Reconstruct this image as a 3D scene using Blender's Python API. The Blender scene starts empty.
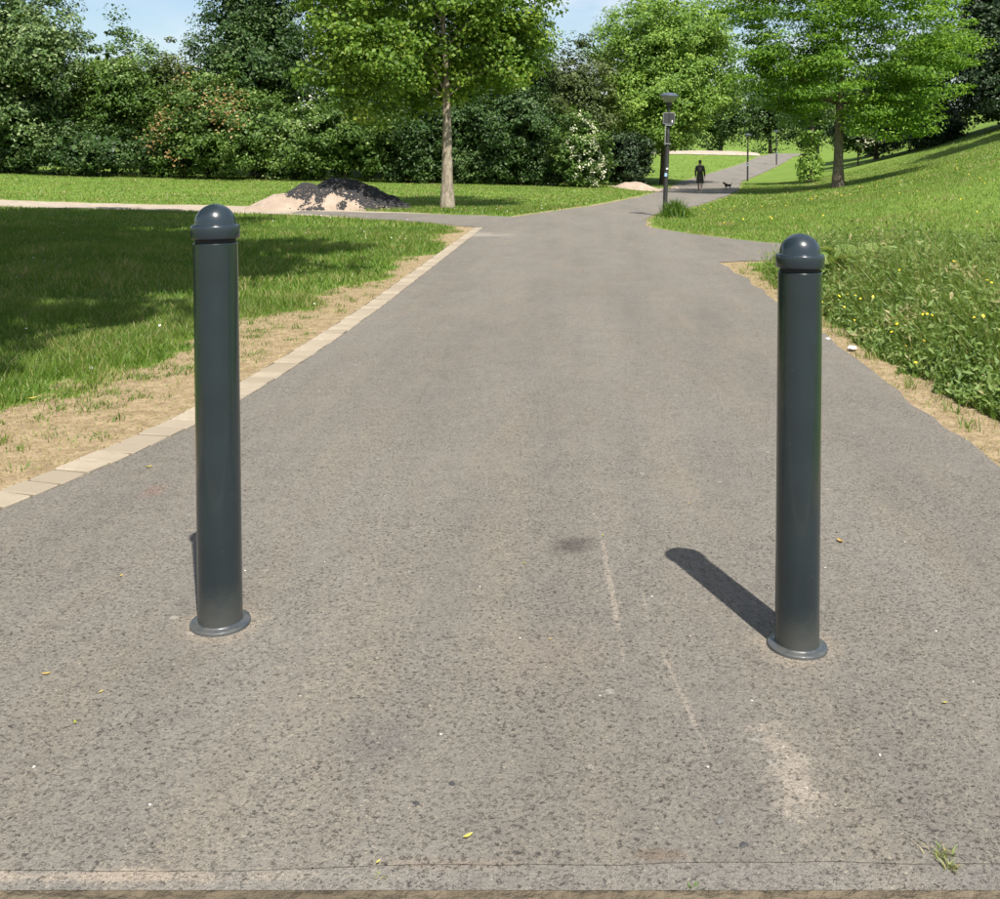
import bpy, bmesh, math, random
import numpy as np
from mathutils import Vector, Matrix

# ------------------------------------------------------------------ camera, sky, sun, exposure
SC = bpy.context.scene
COL = SC.collection
F, CU, HV, CAMH = 1000.0, 500.0, 165.0, 1.5      # focal length (px of a 1000 px wide picture), centre column, horizon row, eye height
cam = bpy.data.cameras.new('camera')
cam.sensor_width = 36.0
cam.lens = 36.0 * F / 1000.0
cam.shift_y = -(449.5 - HV) / 1000.0
cam.clip_start = 0.05
cam.clip_end = 5000
camo = bpy.data.objects.new('camera', cam)
camo.location = (0, 0, CAMH)
camo.rotation_euler = (math.radians(90), 0, 0)
COL.objects.link(camo)
SC.camera = camo

SUN_EL = math.radians(58)
SH = Vector((-0.30, 0.954, 0)).normalized()      # horizontal direction in which shadows fall
wd = bpy.data.worlds.new('World')
SC.world = wd
wd.use_nodes = True
wn, wl = wd.node_tree.nodes, wd.node_tree.links
wn.clear()
sky = wn.new('ShaderNodeTexSky')
sky.sky_type = 'NISHITA'
sky.sun_disc = False
sky.sun_elevation = SUN_EL
sky.sun_rotation = math.atan2(-SH.x, -SH.y)
sky.air_density = 1.1
sky.dust_density = 1.6
bg = wn.new('ShaderNodeBackground'); bg.inputs['Strength'].default_value = 0.095
bgc = wn.new('ShaderNodeBackground'); bgc.inputs['Color'].default_value = (0.93, 0.96, 1, 1); bgc.inputs['Strength'].default_value = 0.62
tc = wn.new('ShaderNodeTexCoord')
mp = wn.new('ShaderNodeMapping'); mp.inputs['Scale'].default_value = (3.0, 3.0, 7.0)
cn = wn.new('ShaderNodeTexNoise'); cn.inputs['Scale'].default_value = 1.6; cn.inputs['Detail'].default_value = 7; cn.inputs['Roughness'].default_value = 0.55
cr = wn.new('ShaderNodeMapRange'); cr.interpolation_type = 'SMOOTHSTEP'
cr.inputs['From Min'].default_value = 0.42; cr.inputs['From Max'].default_value = 0.72; cr.inputs['To Max'].default_value = 0.85
mxs = wn.new('ShaderNodeMixShader')
wo = wn.new('ShaderNodeOutputWorld')
wl.new(tc.outputs['Generated'], mp.inputs['Vector']); wl.new(mp.outputs['Vector'], cn.inputs['Vector'])
wl.new(cn.outputs['Fac'], cr.inputs['Value']); wl.new(cr.outputs['Result'], mxs.inputs['Fac'])
wl.new(sky.outputs['Color'], bg.inputs['Color'])
wl.new(bg.outputs['Background'], mxs.inputs[1]); wl.new(bgc.outputs['Background'], mxs.inputs[2])
wl.new(mxs.outputs['Shader'], wo.inputs['Surface'])

sun = bpy.data.lights.new('sun', 'SUN')
sun.energy = 4.9
sun.angle = math.radians(0.53)
sun.color = (1.0, 0.945, 0.86)
suno = bpy.data.objects.new('sun', sun)
COL.objects.link(suno)
sdir = Vector((SH.x * math.cos(SUN_EL), SH.y * math.cos(SUN_EL), -math.sin(SUN_EL)))
suno.rotation_euler = sdir.to_track_quat('-Z', 'Y').to_euler()
suno.location = (6, -12, 30)

vs = SC.view_settings
vs.view_transform = 'Standard'
vs.look = 'None'
vs.exposure = 0.80
vs.gamma = 1.0
vs.use_curve_mapping = False
SC.render.engine = 'CYCLES'
SC.cycles.max_bounces = 5
SC.cycles.transmission_bounces = 5
SC.cycles.transparent_max_bounces = 6

# ------------------------------------------------------------------ helpers
rng = np.random.default_rng(11)
random.seed(5)

def G(u, v, z=0.0):
    """ground point (height z) that the photograph shows at pixel u, v"""
    y = (CAMH - z) * F / (v - HV)
    return ((u - CU) / F * y, y)

def A(u, v, y):
    """point at distance y seen at pixel u, v"""
    return Vector(((u - CU) / F * y, y, CAMH - (v - HV) / F * y))

def hash2(ix, iy, seed):
    h = (ix.astype(np.int64) * 374761393 + iy.astype(np.int64) * 668265263 + seed * 974711) & 0xFFFFFFFF
    h = ((h ^ (h >> 13)) * 1274126177) & 0xFFFFFFFF
    return ((h ^ (h >> 16)) & 0xFFFF) / 65535.0

def vnoise(x, y, seed=0):
    x = np.asarray(x, float); y = np.asarray(y, float)
    ix, iy = np.floor(x), np.floor(y)
    fx, fy = x - ix, y - iy
    fx = fx * fx * (3 - 2 * fx); fy = fy * fy * (3 - 2 * fy)
    a, b = hash2(ix, iy, seed), hash2(ix + 1, iy, seed)
    c, d = hash2(ix, iy + 1, seed), hash2(ix + 1, iy + 1, seed)
    return (a * (1 - fx) + b * fx) * (1 - fy) + (c * (1 - fx) + d * fx) * fy

def fbm(x, y, seed=0, o=4):
    s, a, t = 0, 0.5, 0
    for k in range(o):
        s = s + a * vnoise(np.asarray(x) * 2 ** k, np.asarray(y) * 2 ** k, seed + k * 17)
        t += a
        a *= 0.5
    return s / t

def sstep(a, b, x):
    t = np.clip((np.asarray(x, float) - a) / (b - a), 0, 1)
    return t * t * (3 - 2 * t)

# edges of the asphalt path, X as a function of Y
LY = [-30, 2, 3, 3.7, 4.31, 5.0, 5.66, 6.33, 7.3, 8.57, 10.5, 13.3, 23.8, 26, 28.8, 33, 37.5, 46.9, 60, 75, 90, 105, 118, 126, 134]
LX = [-16, -3.20, -2.72, -2.41, -2.155, -1.925, -1.755, -1.64, -1.515, -1.395, -1.235, -1.06, -0.40, 0.0, 0.43, 2.0, 3.75, 6.57, 9.9, 13.6, 19.0, 25.2, 30.6, 35.5, 43]
RY = [-30, 4.92, 15.5, 24.6, 27.5, 30, 37.5, 50, 60, 75, 90, 105, 118, 126, 134]
RX = [-0.64, 2.46, 3.42, 3.60, 4.0, 4.6, 7.5, 11.5, 14.3, 18.1, 23.6, 29.5, 34.6, 41.0, 52]
def Lx(y): return np.interp(y, LY, LX)
def Rx(y): return np.interp(y, RY, RX)

# side path to the left: near and far edge, Y as a function of X
_lo = [G(-500, 201), G(-200, 204.5), G(0, 207.5), G(130, 210), G(250, 213.5), G(400, 221), G(483, 228)]
_up = [G(-500, 197), G(-200, 200), G(0, 202.2), G(130, 204), G(250, 206.5), G(400, 212.5), G(515, 217)]
def glo(x): return np.interp(x, [p[0] for p in _lo], [p[1] for p in _lo])
def gup(x): return np.interp(x, [p[0] for p in _up], [p[1] for p in _up])
# side path to the right
_rlo = [(3.3, 15.3), (3.43, 15.5), (4.2, 15.6), (7, 15.3), (12, 14.8), (30, 13.5)]
_rup = [(3.5, 24.8), (3.7, 23.6), (4.2, 21.5), (5.2, 19.2), (7, 18.1), (12, 17.7), (30, 17)]
def rlo(x): return np.interp(x, [p[0] for p in _rlo], [p[1] for p in _rlo])
def rup(x): return np.interp(x, [p[0] for p in _rup], [p[1] for p in _rup])

def H(x, y):
    """height of the ground"""
    x = np.asarray(x, float); y = np.asarray(y, float)
    t = np.clip(y - 55, 0, 68)
    z = 0.00063 * t * t - np.clip(y - 123, 0, 40) * 0.02 + np.clip(y - 170, 0, 400) * 0.05
    z = z + sstep(36, 60, y) * np.clip(0.36 - 0.0225 * x, 0.0, 1.25) * (1 - sstep(-3, -0.2, x - Lx(y)))
    d = np.clip(x - Rx(y) - 0.3, 0, 60)
    hill = 9.0 * (1 - np.exp(-0.016 * d * d / 9.0))
    z = z + hill * sstep(18.5, 36, y)
    z = z + (fbm(x * 0.35, y * 0.35, 3, 3) - 0.5) * 0.10 * sstep(0.4, 3.0, np.maximum(Lx(y) - x, x - Rx(y))) * sstep(3, 5, y)
    return z

def dirt_mask(x, y):
    x = np.asarray(x, float); y = np.asarray(y, float)
    dl = Lx(y) - x - 0.2
    n = fbm(x * 1.3, y * 1.3, 21, 4) - 0.5
    n2 = fbm(x * 5, y * 5, 29, 3) - 0.5
    w = np.interp(y, [2, 4.5, 6, 9, 12, 14, 17, 20, 23.5, 24.5], [1.1, 0.95, 1.0, 0.75, 0.6, 0.32, 0.16, 0.2, 0.45, 0.4])
    m = sstep(0.42, -0.30, dl - w - n * 1.3 - n2 * 0.5) * (y < 24.2)
    dr = x - Rx(y)
    wr = np.interp(y, [2, 5, 8, 12, 15.5], [0.42, 0.34, 0.26, 0.25, 0.4])
    m2 = sstep(0.10, -0.05, dr - wr - n2 * 0.25) * (y < 15.7) * (dr > -0.3)
    far = sstep(0.35, 0.05, np.minimum(np.abs(dl), np.abs(dr)) + n2 * 0.3) * (y > 24)
    gl = sstep(0.5, 0.1, np.minimum(np.abs(y - glo(x)), np.abs(y - gup(x))) + n2 * 0.5) * (x < 0)
    gr = sstep(0.4, 0.1, np.minimum(np.abs(y - rlo(x)), np.abs(y - rup(x))) + n2 * 0.3) * (x > 3.4)
    return np.clip(np.maximum.reduce([np.where(dl > -0.3, m, 0), m2, far * 0.6, gl * 0.8, gr * 0.8]), 0, 1)

def on_path(x, y, pad=0.0):
    a = (x > Lx(y) - 0.2 - pad) & (x < Rx(y) + pad)
    b = (x < 0.3) & (y > glo(x) - pad) & (y < gup(x) + pad)
    c = (x > 3.3) & (y > rlo(x) - pad) & (y < rup(x) + pad)
    return a | b | c

# ---- materials
class NT:
    def __init__(s, name):
        s.m = bpy.data.materials.new(name); s.m.use_nodes = True
        s.t = s.m.node_tree; s.t.nodes.clear()
        s.out = s.t.nodes.new('ShaderNodeOutputMaterial')
        s._co = None
    def n(s, typ, **kw):
        nd = s.t.nodes.new('ShaderNode' + typ)
        for k, v in kw.items(): setattr(nd, k, v)
        return nd
    def put(s, sock, v):
        if v is None: return
        if isinstance(v, bpy.types.NodeSocket): s.t.links.new(v, sock)
        elif isinstance(v, (tuple, list)) and len(v) == 3 and sock.type == 'RGBA': sock.default_value = (*v, 1)
        else: sock.default_value = v
    @property
    def co(s):
        if s._co is None: s._co = s.n('TexCoord').outputs['Object']
        return s._co
    def math(s, op, a, b=None, c=None, clamp=False):
        nd = s.n('Math', operation=op, use_clamp=clamp)
        for i, v in enumerate((a, b, c)): s.put(nd.inputs[i], v)
        return nd.outputs[0]
    def mix(s, f, a, b, mode='MIX'):
        nd = s.n('Mix', data_type='RGBA', blend_type=mode)
        s.put(nd.inputs[0], f); s.put(nd.inputs[6], a); s.put(nd.inputs[7], b)
        return nd.outputs[2]
    def noise(s, scale, detail=3, rough=0.55, vec=None, out='Fac', dist=0):
        nd = s.n('TexNoise'); nd.inputs['Scale'].default_value = scale
        nd.inputs['Detail'].default_value = detail; nd.inputs['Roughness'].default_value = rough
        nd.inputs['Distortion'].default_value = dist
        s.put(nd.inputs['Vector'], vec if vec is not None else s.co)
        return nd.outputs[out]
    def voro(s, scale, out='Distance', vec=None, feature='F1', rnd=1.0):
        nd = s.n('TexVoronoi', feature=feature); nd.inputs['Scale'].default_value = scale
        nd.inputs['Randomness'].default_value = rnd
        s.put(nd.inputs['Vector'], vec if vec is not None else s.co)
        return nd.outputs[out]
    def rng(s, v, a, b, c=0.0, d=1.0, smooth=True):
        nd = s.n('MapRange'); nd.interpolation_type = 'SMOOTHSTEP' if smooth else 'LINEAR'
        for i, q in enumerate((v, a, b, c, d)): s.put(nd.inputs[i], q)
        return nd.outputs[0]
    def ramp(s, f, stops):
        nd = s.n('ValToRGB'); e = nd.color_ramp.elements
        while len(e) < len(stops): e.new(0.5)
        for q, (p, c) in zip(e, stops): q.position = p; q.color = (*c, 1)
        s.put(nd.inputs[0], f)
        return nd.outputs[0]
    def attr(s, name):
        return s.n('Attribute', attribute_name=name).outputs['Fac']
    def spot(s, x, y, rx, ry, ang=0.0, soft=0.5, wob=0.5, wscale=9.0):
        """soft-edged mark on the ground around x, y, its edge broken by noise"""
        mpn = s.n('Mapping', vector_type='TEXTURE')
        s.put(mpn.inputs['Vector'], s.co)
        mpn.inputs['Location'].default_value = (x, y, 0); mpn.inputs['Rotation'].default_value = (0, 0, ang)
        mpn.inputs['Scale'].default_value = (rx, ry, 1000)
        ln = s.n('VectorMath', operation='LENGTH'); s.put(ln.inputs[0], mpn.outputs[0])
        d = s.math('ADD', ln.outputs['Value'], s.math('MULTIPLY', s.math('SUBTRACT', s.noise(wscale, 4, 0.65), 0.5), wob * 2))
        return s.rng(d, 1.0, 1.0 - soft)
    def bsdf(s, col, rough=0.8, bump=None, bstr=0.5, bdist=0.01, spec=0.5, metal=0.0, coat=0.0):
        p = s.n('BsdfPrincipled')
        s.put(p.inputs['Base Color'], col); s.put(p.inputs['Roughness'], rough)
        s.put(p.inputs['Metallic'], metal); s.put(p.inputs['Specular IOR Level'], spec); s.put(p.inputs['Coat Weight'], coat)
        if bump is not None:
            b = s.n('Bump'); b.inputs['Strength'].default_value = bstr; b.inputs['Distance'].default_value = bdist
            s.put(b.inputs['Height'], bump); s.t.links.new(b.outputs[0], p.inputs['Normal'])
        return p
    def done(s, shader):
        s.t.links.new(shader.outputs[0], s.out.inputs['Surface']); return s.m

def plain(name, col, rough=0.7, var=0.12, scale=20, **kw):
    t = NT(name)
    c = t.mix(t.noise(scale, 4), tuple(q * (1 - var) for q in col), tuple(min(1, q * (1 + var)) for q in col))
    return t.done(t.bsdf(c, rough, t.noise(scale * 4, 3), 0.15, 0.004, **kw))

def leaf_mat(name, stops, trans=0.32, rough=0.5):
    """leaf: colour differs from leaf to leaf, some light passes through"""
    t = NT(name)
    c = t.ramp(t.attr('tint'), stops)
    p = t.bsdf(c, rough, spec=0.35)
    tr = t.n('BsdfTranslucent')
    t.put(tr.inputs['Color'], t.mix(1.0, c, (1.0, 1.0, 0.55), 'MULTIPLY'))
    mx = t.n('MixShader'); mx.inputs[0].default_value = trans
    t.t.links.new(p.outputs[0], mx.inputs[1]); t.t.links.new(tr.outputs[0], mx.inputs[2])
    return t.done(mx)

# ---- mesh and object helpers
def mesh_np(name, V, faces_idx, loop_start, loop_total, smooth=False):
    me = bpy.data.meshes.new(name)
    me.vertices.add(len(V)); me.vertices.foreach_set('co', np.ascontiguousarray(V, np.float32).ravel())
    me.loops.add(len(faces_idx)); me.loops.foreach_set('vertex_index', np.ascontiguousarray(faces_idx, np.int32))
    me.polygons.add(len(loop_start))
    me.polygons.foreach_set('loop_start', np.ascontiguousarray(loop_start, np.int32))
    me.polygons.foreach_set('loop_total', np.ascontiguousarray(loop_total, np.int32))
    if smooth: me.polygons.foreach_set('use_smooth', np.ones(len(loop_start), bool))
    me.update(calc_edges=True)
    return me

def mesh_tris(name, V, T, smooth=False):
    T = np.asarray(T, np.int32)
    k = T.shape[1]
    n = len(T)
    return mesh_np(name, V, T.ravel(), np.arange(n) * k, np.full(n, k), smooth)

def pattr(me, name, vals):
    a = me.attributes.new(name, 'FLOAT', 'POINT')
    a.data.foreach_set('value', np.ascontiguousarray(vals, np.float32))

def link(name, me, mat=None, parent=None, loc=None):
    o = bpy.data.objects.new(name, me)
    if mat is not None: me.materials.append(mat)
    COL.objects.link(o)
    if parent is not None: o.parent = parent
    if loc is not None: o.location = loc
    return o

def tag(o, label=None, cat=None, group=None, kind=None):
    if label: o['label'] = label
    if cat: o['category'] = cat
    if group: o['group'] = group
    if kind: o['kind'] = kind
    return o

def empty(name, loc=(0, 0, 0)):
    o = bpy.data.objects.new(name, None); COL.objects.link(o); o.location = loc
    o.empty_display_size = 0.2
    return o

def bm_obj(name, bm, mat, parent=None, smooth=False, loc=None):
    me = bpy.data.meshes.new(name); bm.to_mesh(me); bm.free()
    if smooth:
        for p in me.polygons: p.use_smooth = True
    return link(name, me, mat, parent, loc)

def lathe(name, prof, mat, parent=None, seg=48, loc=None, smooth=True, sharp=35):
    V, T = [], []
    n = len(prof)
    for r, z in prof:
        for k in range(seg):
            a = 2 * math.pi * k / seg
            V.append((r * math.cos(a), r * math.sin(a), z))
    for i in range(n - 1):
        for k in range(seg):
            k2 = (k + 1) % seg
            T.append((i * seg + k, i * seg + k2, (i + 1) * seg + k2, (i + 1) * seg + k))
    me = bpy.data.meshes.new(name)
    T.append(tuple(range((n - 1) * seg, n * seg)))
    T.append(tuple(reversed(range(seg))))
    me.from_pydata(V, [], T)
    if smooth:
        for p in me.polygons: p.use_smooth = len(p.vertices) == 4
        me.set_sharp_from_angle(angle=math.radians(sharp))
    return link(name, me, mat, parent, loc)

def tube_np(pts, rad, seg=8):
    """vertices and quads of a tapered tube through pts"""
    pts = np.asarray(pts, float); n = len(pts)
    V, Q = [], []
    for i in range(n):
        d = pts[min(i + 1, n - 1)] - pts[max(i - 1, 0)]
        d = d / (np.linalg.norm(d) + 1e-9)
        a = np.cross(d, (0.13, 1, 0.21)); a /= np.linalg.norm(a) + 1e-9
        b = np.cross(d, a)
        for k in range(seg):
            t = 2 * math.pi * k / seg
            V.append(pts[i] + rad[i] * (math.cos(t) * a + math.sin(t) * b))
    for i in range(n - 1):
        for k in range(seg):
            k2 = (k + 1) % seg
            Q.append((i * seg + k, i * seg + k2, (i + 1) * seg + k2, (i + 1) * seg + k))
    return np.array(V), np.array(Q, np.int32)

def join_parts(parts):
    Vs, Qs, o = [], [], 0
    for V, Q in parts:
        Vs.append(V); Qs.append(Q + o); o += len(V)
    return np.concatenate(Vs), np.concatenate(Qs)

def blades(name, x, y, z, h, w, lean, tint, mat, seg2=True, parent=None):
    """grass blades: bent, tapering, each with its own colour"""
    n = len(x)
    yaw = rng.uniform(0, 2 * np.pi, n)
    la = rng.uniform(0, 2 * np.pi, n)
    ln = lean * rng.uniform(0.3, 1.0, n) * h
    wx, wy = np.cos(yaw) * w * 0.5, np.sin(yaw) * w * 0.5
    lx, ly = np.cos(la) * ln, np.sin(la) * ln
    b = np.stack([x, y, z - 0.01], 1)
    W = np.stack([wx, wy, np.zeros(n)], 1)
    M = b + np.stack([lx * 0.3, ly * 0.3, h * 0.6], 1)
    Tp = b + np.stack([lx, ly, h], 1)
    if seg2:
        V = np.stack([b - W, b + W, M + W * 0.75, M - W * 0.75, Tp], 1).reshape(-1, 3)
        o = np.arange(n)[:, None] * 5
        idx = np.concatenate([o + 0, o + 1, o + 2, o + 3, o + 3, o + 2, o + 4], 1).ravel()
        st = (np.arange(n)[:, None] * 7 + np.array([0, 4])).ravel()
        tt = np.tile([4, 3], n)
        k = 5
    else:
        V = np.stack([b - W, b + W, Tp], 1).reshape(-1, 3)
        idx = np.arange(n * 3); st = np.arange(n) * 3; tt = np.full(n, 3)
        k = 3
    me = mesh_np(name, V, idx, st, tt)
    pattr(me, 'tint', np.repeat(np.clip(tint, 0, 1), k))
    return link(name, me, mat, parent)

def leaves_mesh(name, P, N, size, tint, aspect=0.62, fold=0.25):
    """many small folded leaves: centres P, facing N"""
    n = len(P)
    N = N / (np.linalg.norm(N, axis=1, keepdims=True) + 1e-9)
    r = rng.normal(size=(n, 3))
    T = r - (r * N).sum(1, keepdims=True) * N
    T /= np.linalg.norm(T, axis=1, keepdims=True) + 1e-9
    B = np.cross(N, T)
    s = size[:, None]
    v0 = P - T * s * 0.5
    v2 = P + T * s * 0.5 - N * s * fold * 0.5
    v1 = P + B * s * aspect * 0.5 + N * s * fold * 0.4 - T * s * 0.08
    v3 = P - B * s * aspect * 0.5 + N * s * fold * 0.4 - T * s * 0.08
    V = np.stack([v0, v1, v2, v3], 1).reshape(-1, 3)
    o = np.arange(n)[:, None] * 4
    Tq = np.concatenate([o + np.array([[0, 1, 2]]), o + np.array([[0, 2, 3]])], 1).reshape(-1, 3)
    me = mesh_tris(name, V, Tq)
    pattr(me, 'tint', np.repeat(np.clip(tint, 0, 1), 4))
    return me

# ------------------------------------------------------------------ surface materials
def mat_asphalt(name, marks=True, base=(0.178, 0.167, 0.148), coarse=1.0):
    t = NT(name)
    wob = t.n('VectorMath', operation='ADD'); t.put(wob.inputs[0], t.co)
    wsc = t.n('VectorMath', operation='SCALE'); t.put(wsc.inputs[0], t.noise(90, 2, 0.6, out='Color')); wsc.inputs['Scale'].default_value = 0.018
    t.put(wob.inputs[1], wsc.outputs[0])
    W = wob.outputs[0]
    g1 = t.n('SeparateColor'); t.put(g1.inputs[0], t.voro(105 * coarse, 'Color', W))
    v1d = t.voro(105 * coarse, 'Distance', W)
    g2 = t.n('SeparateColor'); t.put(g2.inputs[0], t.voro(230 * coarse, 'Color', W))
    mpa = t.n('Mapping', vector_type='TEXTURE'); t.put(mpa.inputs[0], t.co)
    mpa.inputs['Rotation'].default_value = (0, 0, -0.09); mpa.inputs['Scale'].default_value = (1, 5.5, 1)
    big = t.noise(1.0, 5, 0.62, mpa.outputs[0])
    mid = t.noise(3.6, 5, 0.65, mpa.outputs[0])
    fine = t.noise(70, 5, 0.75)
    fine2 = t.noise(190, 3, 0.7)
    c = t.mix(t.rng(big, 0.3, 0.7), tuple(q * 0.86 for q in base), tuple(q * 1.08 for q in base))
    c = t.mix(t.rng(mid, 0.35, 0.7, 0, 0.6), c, (base[0] * 1.12, base[1] * 1.07, base[2] * 1.0))
    c = t.mix(t.rng(t.noise(11, 4, 0.65), 0.4, 0.7, 0, 0.4), c, t.mix(1.0, c, (0.78, 0.77, 0.78), 'MULTIPLY'))
    c = t.mix(t.rng(t.noise(27, 4, 0.75), 0.5, 0.72, 0, 0.6), c, t.mix(1.0, c, (0.66, 0.65, 0.65), 'MULTIPLY'))
    c = t.mix(t.rng(t.noise(33, 4, 0.75, dist=0.5), 0.55, 0.72, 0, 0.55), c, t.mix(1.0, c, (1.28, 1.26, 1.2), 'MULTIPLY'))
    # long worn streaks that run with the path
    mpn = t.n('Mapping', vector_type='TEXTURE'); t.put(mpn.inputs[0], t.co)
    mpn.inputs['Rotation'].default_value = (0, 0, -0.09); mpn.inputs['Scale'].default_value = (0.5, 9, 1)
    stk = t.noise(1.3, 4, 0.6, mpn.outputs[0])
    c = t.mix(t.rng(stk, 0.45, 0.75, 0, 0.32), c, t.mix(1.0, c, (1.26, 1.23, 1.18), 'MULTIPLY'))
    if marks:
        def mark(u, v, ru, rv, col, f, **kw):
            nonlocal c
            x, y = G(u, v)
            rx = ru / F * y; ry = abs(G(u, v - rv)[1] - y)
            c = t.mix(t.math('MULTIPLY', t.spot(x, y, rx, ry, **kw), f), c, col)
        mark(573, 549, 34, 13, (0.07, 0.06, 0.055), 0.75, soft=0.9, wob=0.9, wscale=7)
        mark(155, 492, 17, 9, (0.20, 0.125, 0.105), 0.5, soft=0.8, wob=0.8, wscale=7)
        mark(788, 780, 34, 60, (0.30, 0.265, 0.225), 0.75, soft=0.9, wob=1.3, wscale=13)
        mark(375, 742, 70, 60, (0.11, 0.108, 0.105), 0.5, soft=0.95, wob=0.8, wscale=5)
        mark(660, 860, 48, 9, (0.12, 0.085, 0.06), 0.55, soft=0.8, wob=0.8, wscale=8)
        mark(100, 880, 230, 9, (0.36, 0.30, 0.235), 0.55, soft=0.8, wob=0.9, wscale=6)
        mark(460, 868, 120, 8, (0.23, 0.19, 0.15), 0.4, soft=0.8, wob=0.9, wscale=6)
        mark(545, 655, 90, 50, (0.24, 0.2, 0.16), 0.25, soft=0.95, wob=0.8, wscale=4)
        mark(465, 235, 60, 4, (0.36, 0.33, 0.29), 0.5, soft=0.9, wob=1.0, wscale=1.2)
        for (ua, va, ub, vb, wd_, f) in ((598, 520, 627, 680, 0.015, 0.7), (655, 640, 722, 790, 0.010, 0.55), (640, 585, 652, 640, 0.008, 0.35), (320, 330, 342, 250, 0.02, 0.25), (390, 480, 372, 560, 0.01, 0.2)):
            xa, ya = G(ua, va); xb, yb = G(ub, vb)
            ln = math.hypot(xb - xa, yb - ya)
            s_ = t.spot((xa + xb) / 2, (ya + yb) / 2, ln / 2, wd_, math.atan2(yb - ya, xb - xa), 0.8, 1.6, 17)
            c = t.mix(t.math('MULTIPLY', s_, f), c, (0.29, 0.255, 0.215))
        # dust swept against the feet of the bollards and the edges
        for bx, by in BPOS:
            c = t.mix(t.math('MULTIPLY', t.spot(bx, by, 0.19, 0.19, 0, 0.9, 0.5, 12), 0.65), c, (0.31, 0.265, 0.21))
    # stones in the mix: most dusty, some bare and dark, few white
    st = t.ramp(g1.outputs[0], [(0.0, (0.48, 0.48, 0.48)), (0.05, (0.62, 0.61, 0.60)), (0.16, (0.90, 0.90, 0.90)), (0.7, (1.0, 1.0, 1.0)), (0.93, (1.12, 1.1, 1.06)), (0.99, (1.7, 1.65, 1.5))])
    inside = t.rng(v1d, 0.50, 0.30)
    c = t.mix(t.math('MULTIPLY', inside, t.rng(mid, 0.25, 0.75, 0.4, 0.95)), c, t.mix(1.0, c, st, 'MULTIPLY'))
    c = t.mix(0.6, c, t.mix(1.0, c, t.ramp(g2.outputs[1], [(0, (0.6, 0.6, 0.61)), (0.25, (0.93, 0.93, 0.93)), (0.8, (1.07, 1.05, 1.02)), (0.98, (1.5, 1.45, 1.35))]), 'MULTIPLY'))
    g3 = t.n('SeparateColor'); t.put(g3.inputs[0], t.voro(62 * coarse, 'Color', W))
    chip = t.math('MULTIPLY', t.rng(t.voro(62 * coarse, 'Distance', W), 0.42, 0.26), t.rng(t.noise(1.7, 3), 0.3, 0.6, 0.45, 1.0))
    c = t.mix(chip, c, t.mix(1.0, c, t.ramp(g3.outputs[2], [(0, (0.42, 0.41, 0.41)), (0.05, (0.58, 0.57, 0.56)), (0.15, (0.80, 0.79, 0.78)), (0.32, (1, 1, 1)), (0.75, (1, 1, 1)), (0.92, (1.22, 1.2, 1.15))]), 'MULTIPLY'))
    g4 = t.n('SeparateColor'); t.put(g4.inputs[0], t.voro(8.5, 'Color', W))
    fl = t.math('MULTIPLY', t.rng(t.math('ADD', t.voro(8.5, 'Distance', W), t.math('MULTIPLY', fine, 0.12)), 0.20, 0.13), t.rng(g4.outputs[0], 0.55, 0.75))
    c = t.mix(t.math('MULTIPLY', fl, 0.5), c, t.mix(g4.outputs[1], (0.36, 0.34, 0.30), (0.10, 0.094, 0.088)))
    # pits where fine mortar has gone
    pit = t.math('MULTIPLY', t.rng(fine, 0.56, 0.70), t.rng(t.noise(2.3, 3, 0.6), 0.3, 0.7, 0.35, 1.0))
    c = t.mix(t.math('MULTIPLY', pit, 0.75), c, t.mix(1.0, c, (0.42, 0.41, 0.40), 'MULTIPLY'))
    c = t.mix(t.rng(fine2, 0.35, 0.65, 0.0, 0.45), c, t.mix(1.0, c, (0.78, 0.77, 0.76), 'MULTIPLY'))
    hgt = t.math('SUBTRACT', t.math('MULTIPLY', fine2, 0.5), t.math('MULTIPLY', pit, 0.9))
    hgt = t.math('ADD', t.math('ADD', hgt, t.math('MULTIPLY', fine, 0.5)), t.math('MULTIPLY', chip, 0.35))
    return t.done(t.bsdf(c, 0.88, hgt, 1.0, 0.008, spec=0.25))

BPOS = [G(220.5, 627), G(797, 650)]

def mat_ground():
    t = NT('lawn_soil')
    d = t.attr('dirt')
    n1 = t.noise(9, 5, 0.65); n2 = t.noise(60, 4, 0.7); n3 = t.noise(0.6, 4, 0.55)
    gr = t.mix(t.rng(n3, 0.3, 0.7), (0.105, 0.185, 0.026), (0.155, 0.235, 0.036))
    gr = t.mix(t.rng(t.noise(4.5, 5, 0.7), 0.4, 0.72, 0, 0.55), gr, (0.165, 0.215, 0.05))
    gr = t.mix(t.rng(n2, 0.35, 0.7, 0, 0.6), gr, (0.075, 0.115, 0.022))
    so = t.mix(t.rng(n1, 0.35, 0.65), (0.27, 0.20, 0.12), (0.41, 0.315, 0.195))
    so = t.mix(t.rng(t.noise(28, 5, 0.75), 0.5, 0.66, 0, 0.75), so, (0.13, 0.105, 0.055))
    so = t.mix(t.rng(n2, 0.42, 0.7, 0, 0.7), so, (0.19, 0.145, 0.085))
    so = t.mix(t.rng(t.voro(26, 'Distance'), 0.12, 0.02, 0, 0.5), so, (0.5, 0.43, 0.31))
    f = t.rng(t.math('ADD', d, t.math('MULTIPLY', t.math('SUBTRACT', n1, 0.5), 0.7)), 0.35, 0.62)
    c = t.mix(f, gr, so)
    return t.done(t.bsdf(c, 0.95, t.math('ADD', n1, n2), 0.7, 0.03, spec=0.15))

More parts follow.
